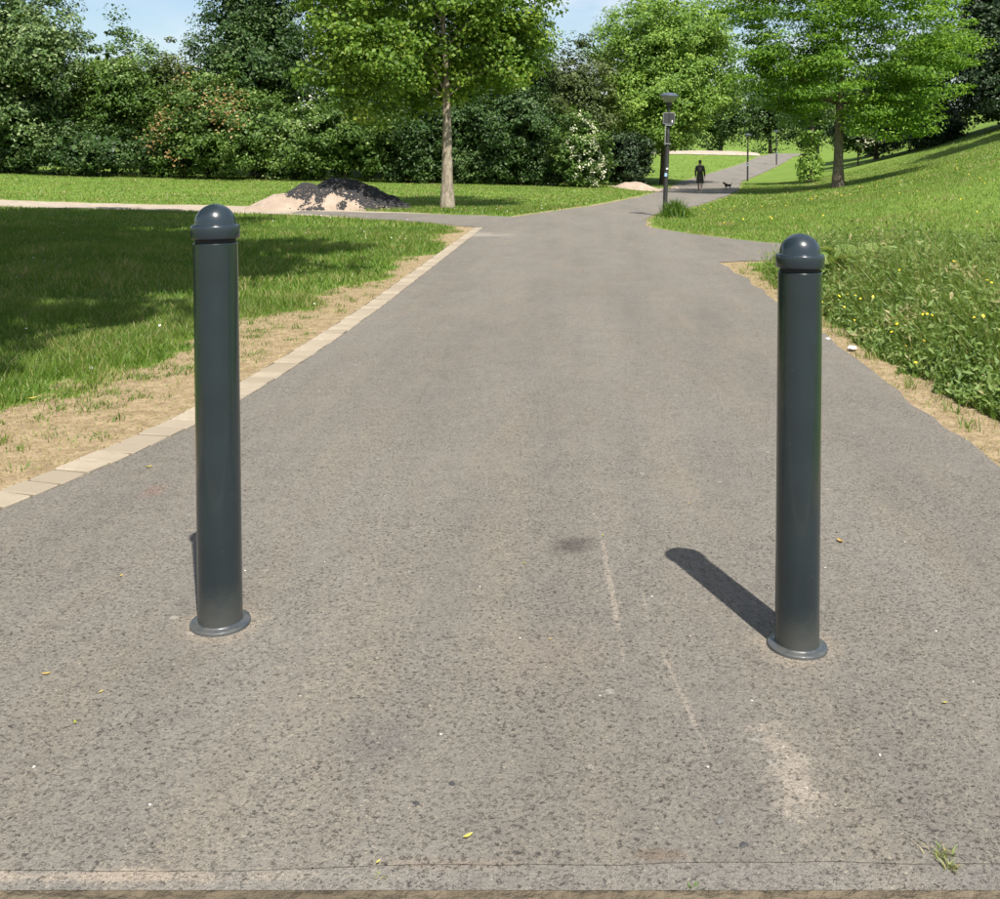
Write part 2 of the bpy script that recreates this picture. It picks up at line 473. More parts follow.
def mat_gravel(name, a=(0.34, 0.28, 0.215), b=(0.45, 0.385, 0.31), dark=None):
    t = NT(name)
    n1 = t.noise(2.2, 5, 0.6); v = t.voro(24, 'Distance'); n2 = t.noise(30, 4, 0.7)
    c = t.mix(t.rng(n1, 0.3, 0.7), a, b)
    c = t.mix(t.rng(n2, 0.4, 0.75, 0, 0.6), c, tuple(q * 0.55 for q in a))
    return t.done(t.bsdf(c, 0.95, t.math('ADD', v, n2), 0.8, 0.03, spec=0.2))

def mat_paver():
    t = NT('concrete_paver')
    oi = t.n('ObjectInfo').outputs['Random']
    c = t.mix(oi, (0.25, 0.212, 0.158), (0.36, 0.308, 0.235))
    c = t.mix(t.rng(t.noise(14, 5, 0.65), 0.35, 0.7, 0, 0.6), c, (0.25, 0.215, 0.16))
    c = t.mix(t.rng(t.noise(160, 3, 0.7), 0.45, 0.7, 0, 0.5), c, (0.24, 0.2, 0.15))
    return t.done(t.bsdf(c, 0.9, t.noise(170, 4, 0.7), 0.5, 0.004, spec=0.25))

M_ASPH = mat_asphalt('asphalt')
M_ASPH2 = mat_asphalt('asphalt_old', True, (0.192, 0.182, 0.165), 1.3)
M_GROUND = mat_ground()
M_GRAVEL = mat_gravel('pale_gravel')
M_SAND = mat_gravel('sand', (0.33, 0.26, 0.20), (0.43, 0.345, 0.275))
M_PAVER = mat_paver()
M_BED = mat_gravel('bedding_sand', (0.10, 0.082, 0.055), (0.16, 0.13, 0.09))
M_KERB = plain('kerb_concrete', (0.30, 0.26, 0.205), 0.9, 0.25, 30)
M_GRASS = leaf_mat('grass_blade', [(0, (0.055, 0.118, 0.016)), (0.45, (0.118, 0.212, 0.027)), (0.78, (0.180, 0.270, 0.042)), (0.9, (0.29, 0.29, 0.10)), (1.0, (0.46, 0.38, 0.19))], 0.45, 0.45)

# ------------------------------------------------------------------ the ground
def lines(dense, step_mid, lo, hi, far):
    a, b, s = dense
    L = list(np.arange(a, b, s))
    L = list(np.arange(lo, a, step_mid)) + L + list(np.arange(b, hi, step_mid))
    x = hi; st = step_mid
    while x < far: L.append(x); st *= 1.35; x += st
    x = lo; st = step_mid
    R = []
    while x > -far: st *= 1.35; x -= st; R.append(x)
    return np.array(sorted(set(R + L)))
gx = lines((-6.6, 6.6, 0.12), 0.6, -48, 54, 1500)
gy = lines((2.2, 25, 0.12), 0.6, -8, 150, 1500)
XX, YY = np.meshgrid(gx, gy)
ZZ = H(XX, YY)
DD = dirt_mask(XX, YY) * (YY > -20)
nx, ny = len(gx), len(gy)
I = (np.arange(ny - 1)[:, None] * nx + np.arange(nx - 1)[None, :]).ravel()
me = mesh_tris('ground', np.stack([XX.ravel(), YY.ravel(), ZZ.ravel()], 1), np.stack([I, I + 1, I + 1 + nx, I + nx], 1), True)
pattr(me, 'dirt', DD.ravel())
tag(link('ground', me, M_GROUND), 'green lawn ground with bare dry earth along the asphalt path', kind='structure')

def strip(name, left, right, mat, z0, cross=6, lift_far=0.0):
    """sheet between two edges, draped over the ground"""
    left, right = np.array(left), np.array(right)
    n = len(left)
    t = np.linspace(0, 1, cross + 1)
    P = left[:, None, :] * (1 - t)[None, :, None] + right[:, None, :] * t[None, :, None]
    z = H(P[..., 0], P[..., 1]) + z0 + lift_far * sstep(35, 60, P[..., 1])
    V = np.concatenate([P, z[..., None]], 2).reshape(-1, 3)
    i = (np.arange(n - 1)[:, None] * (cross + 1) + np.arange(cross)[None, :]).ravel()
    T = np.stack([i, i + 1, i + 2 + cross, i + 1 + cross], 1)
    return link(name, mesh_tris(name, V, T, True), mat)

ys = np.concatenate([np.arange(2.145, 6, 0.05), np.arange(6, 30, 0.2), np.arange(30, 133, 0.6)])
jl = (fbm(ys * 3, ys * 0, 5) - 0.5) * 0.03 * (ys > 24)
jr = (fbm(ys * 1.6, ys * 0 + 9, 6) - 0.5) * 0.16
ap = strip('asphalt_path', np.stack([Lx(ys) + jl, ys], 1), np.stack([Rx(ys) + jr, ys], 1), M_ASPH, 0.012, 60, 0.02)
for q in ap.data.vertices:
    if q.co.y < 2.15: q.co.y += 0.028 * (float(fbm(q.co.x * 5, 0.3, 15, 4)) - 0.5) - 0.01 - 0.02 * float(sstep(0.1, -0.5, q.co.x)); q.co.z = 0.009
tag(ap, 'worn grey asphalt path running through the park', kind='structure')
ys2 = np.array([2.068, 2.142])
tag(strip('asphalt_strip', [(-3.3, 2.058), (-3.3, 2.19)], [(2.6, 2.058), (2.6, 2.19)], M_ASPH2, 0.0072, 40),
    'narrow strip of older grey asphalt across the foot of the path', kind='structure')
xs = np.linspace(-26, 1.5, 90)
o = strip('gravel_side_path', np.stack([xs, glo(xs)], 1), np.stack([xs, gup(xs)], 1), M_GRAVEL, 0.006, 5)
tag(o, 'pale gravel side path crossing the lawn on the left', kind='structure')
xs = np.linspace(-6.5, 2.5, 40)
o = strip('asphalt_side_path', np.stack([xs, glo(xs) + 0.45 * sstep(-3, -6, xs) * 2], 1), np.stack([xs, gup(xs) - 1.2 * sstep(-1.5, -6, xs)], 1), M_ASPH, 0.009, 5)
tag(o, 'asphalt mouth of the side path on the left', kind='structure')
xs = np.linspace(2.9, 28, 60)
o = strip('asphalt_branch_path', np.stack([xs, rlo(xs)], 1), np.stack([xs, rup(xs)], 1), M_ASPH, 0.008, 5)
tag(o, 'asphalt branch path turning off to the right behind the weeds', kind='structure')
# far pale track beyond the meadow and short sandy track by the small sand pile
xs = np.linspace(14, 31.0, 40)
yt = np.interp(xs, [14, 20, 31], [126, 122, 119])
wv = (fbm(xs * 0.7, xs * 0, 8) - 0.5) * 1.0
vv = np.stack([xs, yt], 1)
o = strip('sandy_track', vv, vv + np.stack([xs * 0, 3.6 + wv - 2.6 * sstep(26, 31, xs)], 1), M_GRAVEL, 0.05, 3)
for q in o.data.vertices:
    q.co.z += 0.35 * math.sin(math.pi * min(1, max(0, (q.co.y - np.interp(q.co.x, xs, yt)) / 4.2)))
tag(o, 'pale sandy track along the far edge of the meadow', kind='structure')
xs = np.linspace(6.5, 12.2, 16)
o = strip('sandy_spur', np.stack([xs, 57.2 + xs * 0.25], 1), np.stack([xs, 59.4 + xs * 0.3], 1), M_GRAVEL, 0.014, 3, 0.012)
tag(o, 'short sandy spur joining the path on its left', kind='structure')

# ---- road and kerb at the photographer's feet
tag(strip('road', [(-14, y) for y in np.linspace(-12, 1.80, 12)], [(14, y) for y in np.linspace(-12, 1.80, 12)], M_ASPH2, 0.010, 6),
    'asphalt road in front of the kerb', kind='structure')
kerb = link('kerb', mesh_tris('kerb', np.array([(-2.6, 1.8, 0.006), (2.6, 1.8, 0.006), (2.6, 2.075, 0.006), (-2.6, 2.075, 0.006)]), [(0, 1, 2, 3)]), M_BED)
tag(kerb, 'flush concrete kerb across the foot of the path', kind='structure')
def box_bm(sx, sy, sz, bev=0.006, seg=1):
    bm = bmesh.new(); bmesh.ops.create_cube(bm, size=1)
    for v in bm.verts: v.co = (v.co.x * sx, v.co.y * sy, v.co.z * sz)
    if bev: bmesh.ops.bevel(bm, geom=list(bm.edges), offset=bev, segments=seg, affect='EDGES')
    return bm
kb = box_bm(0.985, 0.22, 0.06, 0.008)
kme = bpy.data.meshes.new('kerbstone'); kb.to_mesh(kme); kb.free(); kme.materials.append(M_KERB)
for i in range(5):
    link('kerbstone', kme, None, kerb, (-2.1 + i * 1.0, 1.925, -0.022 + 0.002 * (i % 2)))

# ---- paved edging: one paver after another along the left side of the path
ed = np.arange(2.2, 23.9, 0.1)
bed = strip('path_edging', np.stack([Lx(ed) - 0.225, ed], 1), np.stack([Lx(ed) + 0.004, ed], 1), M_BED, 0.005, 2)
tag(bed, 'row of pale concrete pavers edging the left side of the path', kind='structure')
PL = 0.168
pmes = []
for k in range(4):
    b_ = box_bm(0.196, PL - 0.015, 0.07, 0.007)
    for v in b_.verts: v.co += Vector((random.uniform(-1, 1), random.uniform(-1, 1), random.uniform(-1, 1))) * 0.0018
    m_ = bpy.data.meshes.new('paver'); b_.to_mesh(m_); b_.free(); m_.materials.append(M_PAVER); pmes.append(m_)
y = 2.3
i = 0
while y < 23.75:
    ang = math.atan2(float(Lx(y + 0.25) - Lx(y - 0.25)), 0.5)
    p = link('paver', pmes[i % 4], None, bed, (Lx(y) - 0.103 / math.cos(ang) + random.uniform(-0.004, 0.004), y, -0.014 + random.uniform(-0.003, 0.003)))
    p.rotation_euler = (random.uniform(-0.015, 0.015), random.uniform(-0.02, 0.02), -ang + random.uniform(-0.035, 0.035))
    y += PL * math.cos(ang); i += 1

# ------------------------------------------------------------------ trees and shrubs
M_BARK = NT('bark')
_t = M_BARK
_mp = _t.n('Mapping'); _t.put(_mp.inputs[0], _t.co); _mp.inputs['Scale'].default_value = (1, 1, 0.25)
_c = _t.mix(_t.rng(_t.noise(14, 5, 0.7, _mp.outputs[0]), 0.3, 0.7), (0.07, 0.055, 0.04), (0.20, 0.165, 0.125))
_c = _t.mix(_t.rng(_t.noise(2.5, 3), 0.45, 0.7, 0, 0.6), _c, (0.17, 0.165, 0.11))
M_BARK = _t.done(_t.bsdf(_c, 0.95, _t.noise(30, 5, 0.7, _mp.outputs[0]), 0.8, 0.03, spec=0.15))
_t = NT('pale_bark')
_mp = _t.n('Mapping'); _t.put(_mp.inputs[0], _t.co); _mp.inputs['Scale'].default_value = (1, 1, 0.4)
_c = _t.mix(_t.rng(_t.noise(9, 5, 0.7, _mp.outputs[0]), 0.35, 0.65), (0.18, 0.15, 0.115), (0.36, 0.31, 0.245))
M_BARK2 = _t.done(_t.bsdf(_c, 0.95, _t.noise(30, 5, 0.7, _mp.outputs[0]), 0.7, 0.02, spec=0.15))

LM = {
    'maple': leaf_mat('maple_leaf', [(0, (0.061, 0.129, 0.014)), (0.5, (0.127, 0.230, 0.024)), (0.85, (0.207, 0.310, 0.038)), (1, (0.287, 0.362, 0.060))], 0.42),
    'locust': leaf_mat('bright_leaf', [(0, (0.087, 0.177, 0.019)), (0.5, (0.162, 0.313, 0.032)), (1, (0.287, 0.439, 0.048))], 0.45),
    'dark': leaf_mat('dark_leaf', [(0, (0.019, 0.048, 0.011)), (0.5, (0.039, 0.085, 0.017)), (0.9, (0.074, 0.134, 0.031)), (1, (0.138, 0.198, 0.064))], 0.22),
    'mid': leaf_mat('mid_leaf', [(0, (0.039, 0.082, 0.015)), (0.5, (0.080, 0.150, 0.025)), (0.9, (0.142, 0.225, 0.044)), (1, (0.227, 0.299, 0.094))], 0.28),
    'lime': leaf_mat('lime_leaf', [(0, (0.043, 0.084, 0.022)), (0.5, (0.089, 0.158, 0.041)), (0.85, (0.178, 0.253, 0.089)), (1, (0.297, 0.366, 0.177))], 0.26),
    'bright': leaf_mat('fresh_leaf', [(0, (0.094, 0.180, 0.028)), (0.5, (0.179, 0.309, 0.047)), (1, (0.316, 0.447, 0.086))], 0.38),
    'rust': leaf_mat('rusty_leaf', [(0, (0.168, 0.101, 0.029)), (0.5, (0.240, 0.155, 0.050)), (1, (0.324, 0.242, 0.101))], 0.2),
    'olive': leaf_mat('olive_leaf', [(0, (0.044, 0.069, 0.018)), (0.5, (0.094, 0.127, 0.033)), (1, (0.171, 0.205, 0.065))], 0.25),
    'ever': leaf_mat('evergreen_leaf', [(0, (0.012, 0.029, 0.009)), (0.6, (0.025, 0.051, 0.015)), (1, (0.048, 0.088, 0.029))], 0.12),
    'flower': leaf_mat('blossom', [(0, (0.55, 0.55, 0.38)), (1, (0.80, 0.78, 0.62))], 0.2),
}

def unit(n):
    d = rng.normal(size=(n, 3)); return d / np.linalg.norm(d, axis=1, keepdims=True)

def crown_points(c, R, ncl, lpc, crad, shell=0.55, lump=0.28, flat=0.55, zmin=None, seed=0, spread=0.35):
    """leaf clumps through the volume of an uneven crown; returns leaf centres, facings, clump index, clump centres"""
    d = unit(ncl)
    a1, a2 = np.arctan2(d[:, 1], d[:, 0]), d[:, 2]
    f = 1 + lump * 2 * (fbm(a1 * 1.6 + 10 + seed, a2 * 2.2 + seed * 3, 40 + seed, 3) - 0.5)
    r = (shell + (1 - shell) * rng.uniform(0, 1, ncl) ** 0.6) * f
    inner = rng.uniform(size=ncl) < 0.16
    r = np.where(inner, r * rng.uniform(0.2, 0.8, ncl), r)
    C = np.asarray(c)[None] + d * r[:, None] * np.asarray(R)[None]
    if zmin is not None:
        C[:, 2] = np.where(C[:, 2] < zmin, zmin + rng.uniform(0, 0.9, ncl), C[:, 2])
    cs = crad * rng.uniform(0.5, 1.6, ncl)
    idx = np.repeat(np.arange(ncl), lpc)
    off = unit(ncl * lpc) * (rng.uniform(0, 1, ncl * lpc) ** spread)[:, None] * cs[idx][:, None]
    off[:, 2] *= flat
    P = C[idx] + off
    out = d[idx] * 0.55 + unit(ncl * lpc) * 0.75 + off / (cs[idx][:, None] + 1e-6) * 0.5
    out[:, 2] += 0.55
    return P, out, idx, C

def limbs(base, top, C, r0, nl, seg=7, start=0.35, end_r=0.012, bow=0.12):
    """trunk from base to top, then limbs from the trunk to some of the clump centres C"""
    base, top = np.asarray(base, float), np.asarray(top, float)
    k = 9
    t = np.linspace(0, 1, k)[:, None]
    hh = top[2] - base[2]
    wob = np.stack([np.sin(t[:, 0] * 5 + base[0]) * 0.012 * hh, np.cos(t[:, 0] * 4 + base[1]) * 0.010 * hh, 0 * t[:, 0]], 1) * t
    tr = base + (top - base) * t + wob
    rad = r0 * (1 - 0.82 * t[:, 0] ** 0.9)
    rad[0] *= 1.28
    base_tr = tube_np(tr, rad, seg + 3)
    parts = []
    if nl and len(C):
        for j in rng.choice(len(C), min(nl, len(C)), replace=False):
            e = C[j]
            s = np.clip((e[2] - base[2]) / hh - rng.uniform(0.12, 0.3), start, 0.95)
            if (e[2] - base[2]) / hh < start + 0.03: continue
            p0 = np.array([np.interp(s, t[:, 0], tr[:, q]) for q in range(3)])
            rr = np.interp(s, t[:, 0], rad) * rng.uniform(0.2, 0.38)
            m = p0 * 0.5 + e * 0.5; m[2] += bow * np.linalg.norm(e - p0) * rng.uniform(0.2, 1)
            u_ = np.linspace(0, 1, 5)[:, None]
            q_ = (1 - u_) ** 2 * p0 + 2 * u_ * (1 - u_) * m + u_ ** 2 * e
            parts.append(tube_np(q_, np.linspace(rr, end_r, 5), 5))
    return base_tr, parts

def fit_seg(tr, li): return [tr] + li

def tree(name, label, cat, base, crowns, leaf, size, trunk_r=0.2, trunk_top=None, nl=20, bark=None, group=None, start=0.35, aspect=0.62,
         tint_mu=0.5, tint_sd=0.2, zmin=None, filler=5.5, fsize=2.1):
    """thing: trunk (> limbs as one part) and crown; crowns = list of (centre, radii, clumps, leaves per clump, clump radius, options)"""
    base = Vector(base)
    root = empty(name, base)
    tag(root, label, cat, group)
    b0 = np.array(base)
    Ps, Ns, Ti, Cs, P2 = [], [], [], [], []
    for k, (c, R, ncl, lpc, crad, op) in enumerate(crowns):
        P, N, idx, C = crown_points(c, R, ncl, lpc, crad, zmin=zmin, seed=k + int(abs(c[0]) * 7) % 50, **op)
        ct = rng.normal(0, 0.17, ncl)
        Ps.append(P - b0); Ns.append(N); Cs.append(C - b0)
        Ti.append(np.clip(rng.normal(tint_mu, tint_sd, len(P)) + ct[idx], 0.0, 1.0))
    P, N, Ti, C = np.concatenate(Ps), np.concatenate(Ns), np.concatenate(Ti), np.concatenate(Cs)
    me = leaves_mesh('crown', P, N, size * rng.uniform(0.6, 1.3, len(P)), Ti, aspect)
    link('crown', me, LM[leaf], root)
    for k, (c, R_, ncl, lpc, crad, op) in enumerate(crowns):
        nf = int(ncl * filler)
        if nf:
            q = unit(nf) * (rng.uniform(0, 1, nf) ** 0.45)[:, None] * np.array(R_)[None] * 0.64 + np.array(c) - b0
            if zmin is not None: q[:, 2] = np.maximum(q[:, 2], zmin - b0[2] + 0.2)
            P2.append(q)
    if P2:
        q = np.concatenate(P2)
        nn = rng.normal(0, 0.5, q.shape) + np.array([0, -0.6, 0.5])
        link('inner_foliage', leaves_mesh('inner_foliage', q, nn, size * fsize * rng.uniform(0.7, 1.3, len(q)), np.clip(rng.normal(tint_mu - 0.05, tint_sd, len(q)), 0, 1), 0.8), LM[leaf], root)
    top = trunk_top if trunk_top is not None else tuple(np.array(crowns[0][0]) + np.array([0, 0, crowns[0][1][2] * 0.55]))
    tr, li = limbs((0, 0, -0.12), np.array(top) - b0, C, trunk_r, nl, start=start)
    link('trunk', mesh_tris('trunk', *join_parts(fit_seg(tr, li)), True), bark or M_BARK, root)
    return root, C, P

def gz(u, Y): return float(H((u - CU) / F * Y, Y))
def at(u, Y, dz=0.0):
    x = (u - CU) / F * Y
    return (x, Y, float(H(x, Y)) + dz)
def cr(u0, u1, v0, v1, Y, depth=None):
    """centre and radii of a crown that spans these pixels at distance Y"""
    a, b = A(u0, v0, Y), A(u1, v1, Y)
    rx, rz = abs(b.x - a.x) / 2, abs(a.z - b.z) / 2
    return ((a.x + b.x) / 2, Y, (a.z + b.z) / 2), (rx, depth or rx, rz)

D = dict
# the tree beside the dark heap
c1, r1 = cr(296, 552, -120, 100, 35.5, 4.2)
c1b, r1b = cr(300, 470, 10, 118, 34.5, 3.0)
c1c, r1c = cr(455, 552, 0, 95, 35.0, 2.5)
mx, my = G(447.5, 208.5)
maple_root, mC, mP = tree('maple_tree', 'slim trunked maple with spreading light green crown beside the dark heap', 'tree', (mx, my, float(H(mx, my))),
     [(c1, r1, 470, 90, 0.62, D(lump=0.35, shell=0.5)), (c1b, r1b, 190, 72, 0.55, D(lump=0.4, shell=0.3)), (c1c, r1c, 100, 72, 0.5, D(lump=0.3, shell=0.3))],
     'maple', 0.145, 0.225, (mx - 0.15, my, 8.6), 26, M_BARK2, filler=1.0, fsize=1.8, start=0.45, aspect=0.85, tint_mu=0.5, tint_sd=0.24)

# right hand tree with layered, feathery branches
tx, tyy = 16.9, 50.0
tz = float(H(tx, tyy))
lay = []
for (u0, u1, v0, v1, dY, n) in ((730, 975, -190, 60, 0, 330), (765, 960, -50, 55, -1, 110), (735, 800, 20, 100, -1, 46), (714, 790, -30, 36, -1, 36), (780, 860, 20, 110, -2.5, 60), (850, 955, 40, 112, -1, 66), (890, 978, 20, 80, 0.5, 46), (845, 900, 90, 140, -1.5, 26), (900, 932, 105, 138, -1, 14), (760, 830, 70, 125, 1, 28)):
    c_, r_ = cr(u0, u1, v0, v1, tyy + dY, None)
    lay.append((c_, (r_[0], max(1.6, min(r_[0], 5)), r_[2]), int(n * 1.05), 125, 1.0, D(lump=0.45, shell=0.2, flat=0.22)))
tree('feathery_tree', 'bright green tree with layered feathery branches on the right slope', 'tree', (tx, tyy, tz), lay, 'locust', 0.185, 0.27,
     (tx + 0.1, tyy, tz + 11), 26, M_BARK, filler=0.8, fsize=1.7, start=0.38, aspect=0.42, tint_mu=0.45, tint_sd=0.26)

# ivy-clad tree further back
bx = at(810, 66)
c_, r_ = cr(775, 850, 40, 130, 66)
ivr, _, _ = tree('ivy_clad_tree', 'small tree with its leaning trunk wrapped in ivy behind the feathery tree', 'tree', bx,
     [(c_, r_, 70, 50, 0.7, D(shell=0.3, lump=0.4))], 'mid', 0.2, 0.2, (bx[0] + 0.2, 66, bx[2] + 6), 16)
nI = 1500
zz = rng.uniform(0, 1, nI) ** 0.9 * 3.4
aa = rng.uniform(0, 6.283, nI)
rr = (0.35 + 0.45 * np.sin(zz * 1.1 + 0.6) ** 2 + rng.normal(0, 0.1, nI))
IP = np.stack([np.cos(aa) * rr, np.sin(aa) * rr, zz], 1)
IN = np.stack([np.cos(aa), np.sin(aa), 0.5 + 0 * aa], 1) + rng.normal(0, 0.5, (nI, 3))
link('ivy', leaves_mesh('ivy', IP, IN, rng.uniform(0.12, 0.26, nI), np.clip(rng.normal(0.55, 0.22, nI), 0, 1), 0.8), LM['bright'], ivr)

# the wood at the back: every tree and shrub stands by itself
def wood(name, label, cat, u0, u1, v0, v1, Y, leaf, n, lpc=40, size=0.2, crad=0.7, ub=None, tr=0.16, nl=8, lump=0.42, depth=None, subs=(), mu=0.5, sd=0.22, group=None, shell=0.55, flat=0.6):
    ub = ub if ub is not None else (u0 + u1) / 2
    b = at(ub, Y)
    c, r = cr(u0, u1, v0, v1, Y, depth)
    n = int(n * 1.2); size *= 1.02; lpc = int(lpc * 1.45)
    cs = [(c, r, n, lpc, crad, D(lump=lump, shell=shell, flat=flat))]
    for (a0, a1, b0, b1, dY, m) in subs:
        c2, r2 = cr(a0, a1, b0, b1, Y + dY)
        cs.append((c2, r2, m, lpc, crad, D(lump=lump, shell=shell, flat=flat)))
    return tree(name, label, cat, b, cs, leaf, size, tr, None, nl, None, group, 0.2, 0.62, mu, sd, zmin=b[2] + 0.15)

GW = 'trees and shrubs along the edge of the wood'
wood('lime_tree', 'tall grey-green tree at the left edge of the photograph', 'tree', -70, 82, -40, 160, 60, 'lime', 300, 46, 0.22, 0.75, subs=((-40, 60, 80, 172, -1.5, 120), (0, 78, 20, 90, -2, 70)), group=GW, tr=0.25, sd=0.25)
wood('mixed_tree', 'rounded mid green tree right of the tall grey-green tree', 'tree', 62, 165, 26, 172, 62, 'mid', 230, 44, 0.2, 0.7, subs=((85, 150, 60, 130, -2.5, 90),), group=GW)
wood('olive_tree', 'olive green tree behind the rusty leaved shrub', 'tree', 135, 205, 38, 172, 64, 'olive', 150, 42, 0.19, 0.65, group=GW)
wood('low_shrub', 'low dark shrub at the lawn edge below the tall grey-green tree', 'shrub', 20, 150, 120, 178, 57.5, 'dark', 150, 44, 0.17, 0.5, group=GW, tr=0.08, depth=2.0, sd=0.28)
r_, C_, P_ = wood('rusty_shrub', 'broad shrub with rust brown patches among green leaves', 'shrub', 150, 262, 68, 180, 58, 'mid', 240, 46, 0.18, 0.55, subs=((190, 330, 90, 182, 0.3, 200),), group=GW, tr=0.1, depth=2.6, mu=0.55)
def patches(root, name, leaf, C, P, spots, rad, n, size, Y, jitter=0.45):
    """leaves or blossoms of another colour in patches at these pixels, on the sunny face of a crown"""
    b0 = np.array(root.location); out = []
    for (u, v) in spots:
        w = np.array(A(u, v, Y)) - b0
        d2 = np.abs(P[:, 0] - w[0]) + np.abs(P[:, 2] - w[2])
        near = np.argsort(d2)[:220]
        q = P[near]; y0 = np.percentile(q[:, 1], 4)
        w[1] = y0
        out.append(w + rng.normal(0, rad, (n, 3)) * np.array([1, 0.5, 1]))
    O = np.concatenate(out)
    Nn = rng.normal(0, 0.6, O.shape) + np.array([0.1, -0.8, 0.5])
    return tag(link(name, leaves_mesh(name, O, Nn, size * rng.uniform(0.6, 1.3, len(O)), np.clip(rng.normal(0.5, 0.25, len(O)), 0, 1), 0.7), LM[leaf], root), kind='stuff')
patches(r_, 'withered_leaves', 'rust', C_, P_, [(160, 138), (178, 118), (196, 84), (232, 100), (225, 110), (242, 105), (184, 152), (250, 122), (172, 128), (205, 108)], 0.42, 55, 0.17, 58)
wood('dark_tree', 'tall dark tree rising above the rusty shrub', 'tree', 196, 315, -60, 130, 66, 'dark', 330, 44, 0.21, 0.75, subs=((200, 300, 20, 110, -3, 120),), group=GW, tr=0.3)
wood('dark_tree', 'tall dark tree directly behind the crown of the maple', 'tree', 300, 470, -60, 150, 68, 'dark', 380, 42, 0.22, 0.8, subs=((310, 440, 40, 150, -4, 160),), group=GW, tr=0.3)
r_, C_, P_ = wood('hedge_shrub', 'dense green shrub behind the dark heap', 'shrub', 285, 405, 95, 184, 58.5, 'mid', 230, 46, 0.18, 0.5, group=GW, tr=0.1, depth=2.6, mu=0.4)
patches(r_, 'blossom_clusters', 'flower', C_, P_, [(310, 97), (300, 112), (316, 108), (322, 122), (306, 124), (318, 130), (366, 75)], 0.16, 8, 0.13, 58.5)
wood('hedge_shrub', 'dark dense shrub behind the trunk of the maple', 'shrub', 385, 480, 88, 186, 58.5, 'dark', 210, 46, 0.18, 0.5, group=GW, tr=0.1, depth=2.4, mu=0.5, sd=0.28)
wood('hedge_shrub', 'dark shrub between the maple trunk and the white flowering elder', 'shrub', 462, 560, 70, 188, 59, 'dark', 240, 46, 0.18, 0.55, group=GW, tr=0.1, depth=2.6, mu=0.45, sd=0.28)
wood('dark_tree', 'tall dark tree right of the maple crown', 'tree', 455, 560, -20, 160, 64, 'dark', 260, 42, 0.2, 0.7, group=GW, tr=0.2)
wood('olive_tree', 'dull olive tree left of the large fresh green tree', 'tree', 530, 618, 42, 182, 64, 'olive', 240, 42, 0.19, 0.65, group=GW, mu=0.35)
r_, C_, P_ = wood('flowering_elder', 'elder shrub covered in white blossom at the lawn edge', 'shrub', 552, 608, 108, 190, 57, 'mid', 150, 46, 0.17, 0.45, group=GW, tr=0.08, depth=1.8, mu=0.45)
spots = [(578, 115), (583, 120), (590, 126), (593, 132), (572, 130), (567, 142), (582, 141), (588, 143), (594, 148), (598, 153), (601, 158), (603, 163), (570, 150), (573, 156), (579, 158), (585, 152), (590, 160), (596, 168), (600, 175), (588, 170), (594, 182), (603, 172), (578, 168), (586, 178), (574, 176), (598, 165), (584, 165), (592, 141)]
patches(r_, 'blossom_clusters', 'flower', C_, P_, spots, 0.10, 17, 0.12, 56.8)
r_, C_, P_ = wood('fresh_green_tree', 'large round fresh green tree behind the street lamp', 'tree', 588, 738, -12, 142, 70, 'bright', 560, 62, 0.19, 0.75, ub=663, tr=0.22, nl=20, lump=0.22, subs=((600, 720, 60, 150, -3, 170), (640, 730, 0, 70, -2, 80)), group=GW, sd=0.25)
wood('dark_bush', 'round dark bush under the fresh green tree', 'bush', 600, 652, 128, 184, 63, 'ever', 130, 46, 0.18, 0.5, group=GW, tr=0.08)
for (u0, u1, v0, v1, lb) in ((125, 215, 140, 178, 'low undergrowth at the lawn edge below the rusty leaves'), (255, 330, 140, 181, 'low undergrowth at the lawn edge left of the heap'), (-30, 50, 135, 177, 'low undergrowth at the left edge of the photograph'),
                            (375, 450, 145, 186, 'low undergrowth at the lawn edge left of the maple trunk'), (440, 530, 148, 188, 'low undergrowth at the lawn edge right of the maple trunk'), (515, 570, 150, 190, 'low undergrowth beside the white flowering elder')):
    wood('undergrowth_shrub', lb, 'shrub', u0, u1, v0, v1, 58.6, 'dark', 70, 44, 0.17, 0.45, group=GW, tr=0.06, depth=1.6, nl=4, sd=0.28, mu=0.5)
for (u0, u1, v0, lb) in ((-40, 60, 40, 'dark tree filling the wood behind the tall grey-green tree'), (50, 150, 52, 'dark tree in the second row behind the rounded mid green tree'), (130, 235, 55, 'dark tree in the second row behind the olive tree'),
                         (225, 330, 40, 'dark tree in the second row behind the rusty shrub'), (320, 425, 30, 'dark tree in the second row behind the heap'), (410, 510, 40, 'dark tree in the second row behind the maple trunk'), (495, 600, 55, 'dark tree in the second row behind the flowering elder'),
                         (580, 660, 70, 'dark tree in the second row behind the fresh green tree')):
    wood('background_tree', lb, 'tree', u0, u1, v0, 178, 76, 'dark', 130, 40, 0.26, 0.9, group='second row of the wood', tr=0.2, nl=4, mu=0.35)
GF = 'distant trees beyond the meadow'
k = 0
FAR = ((690, 752, 74, 150, 138, 'dark', 'blue-green distant tree left of the second lamp post'), (735, 805, 62, 150, 146, 'dark', 'dark distant tree at the bend of the path'),
       (782, 852, 72, 150, 132, 'dark', 'distant dark tree behind the ivy clad tree'), (640, 705, 100, 150, 150, 'mid', 'distant tree showing below the fresh green tree'),
       (835, 905, 70, 150, 96, 'ever', 'dark tree behind the feathery tree, above the white flowering shrub'))
for (u0, u1, v0, v1, Y, lf, lb) in FAR:
    wood('distant_tree', lb, 'tree', u0, u1, v0, v1, Y, lf, 130, 36, 0.36, 1.3, group=GF, tr=0.3, nl=5, mu=0.55)
r_, C_, P_ = wood('flowering_shrub', 'small white flowering shrub in the shade right of the feathery tree trunk', 'shrub', 836, 880, 118, 152, 80, 'dark', 60, 40, 0.2, 0.5, group=GF, tr=0.08)
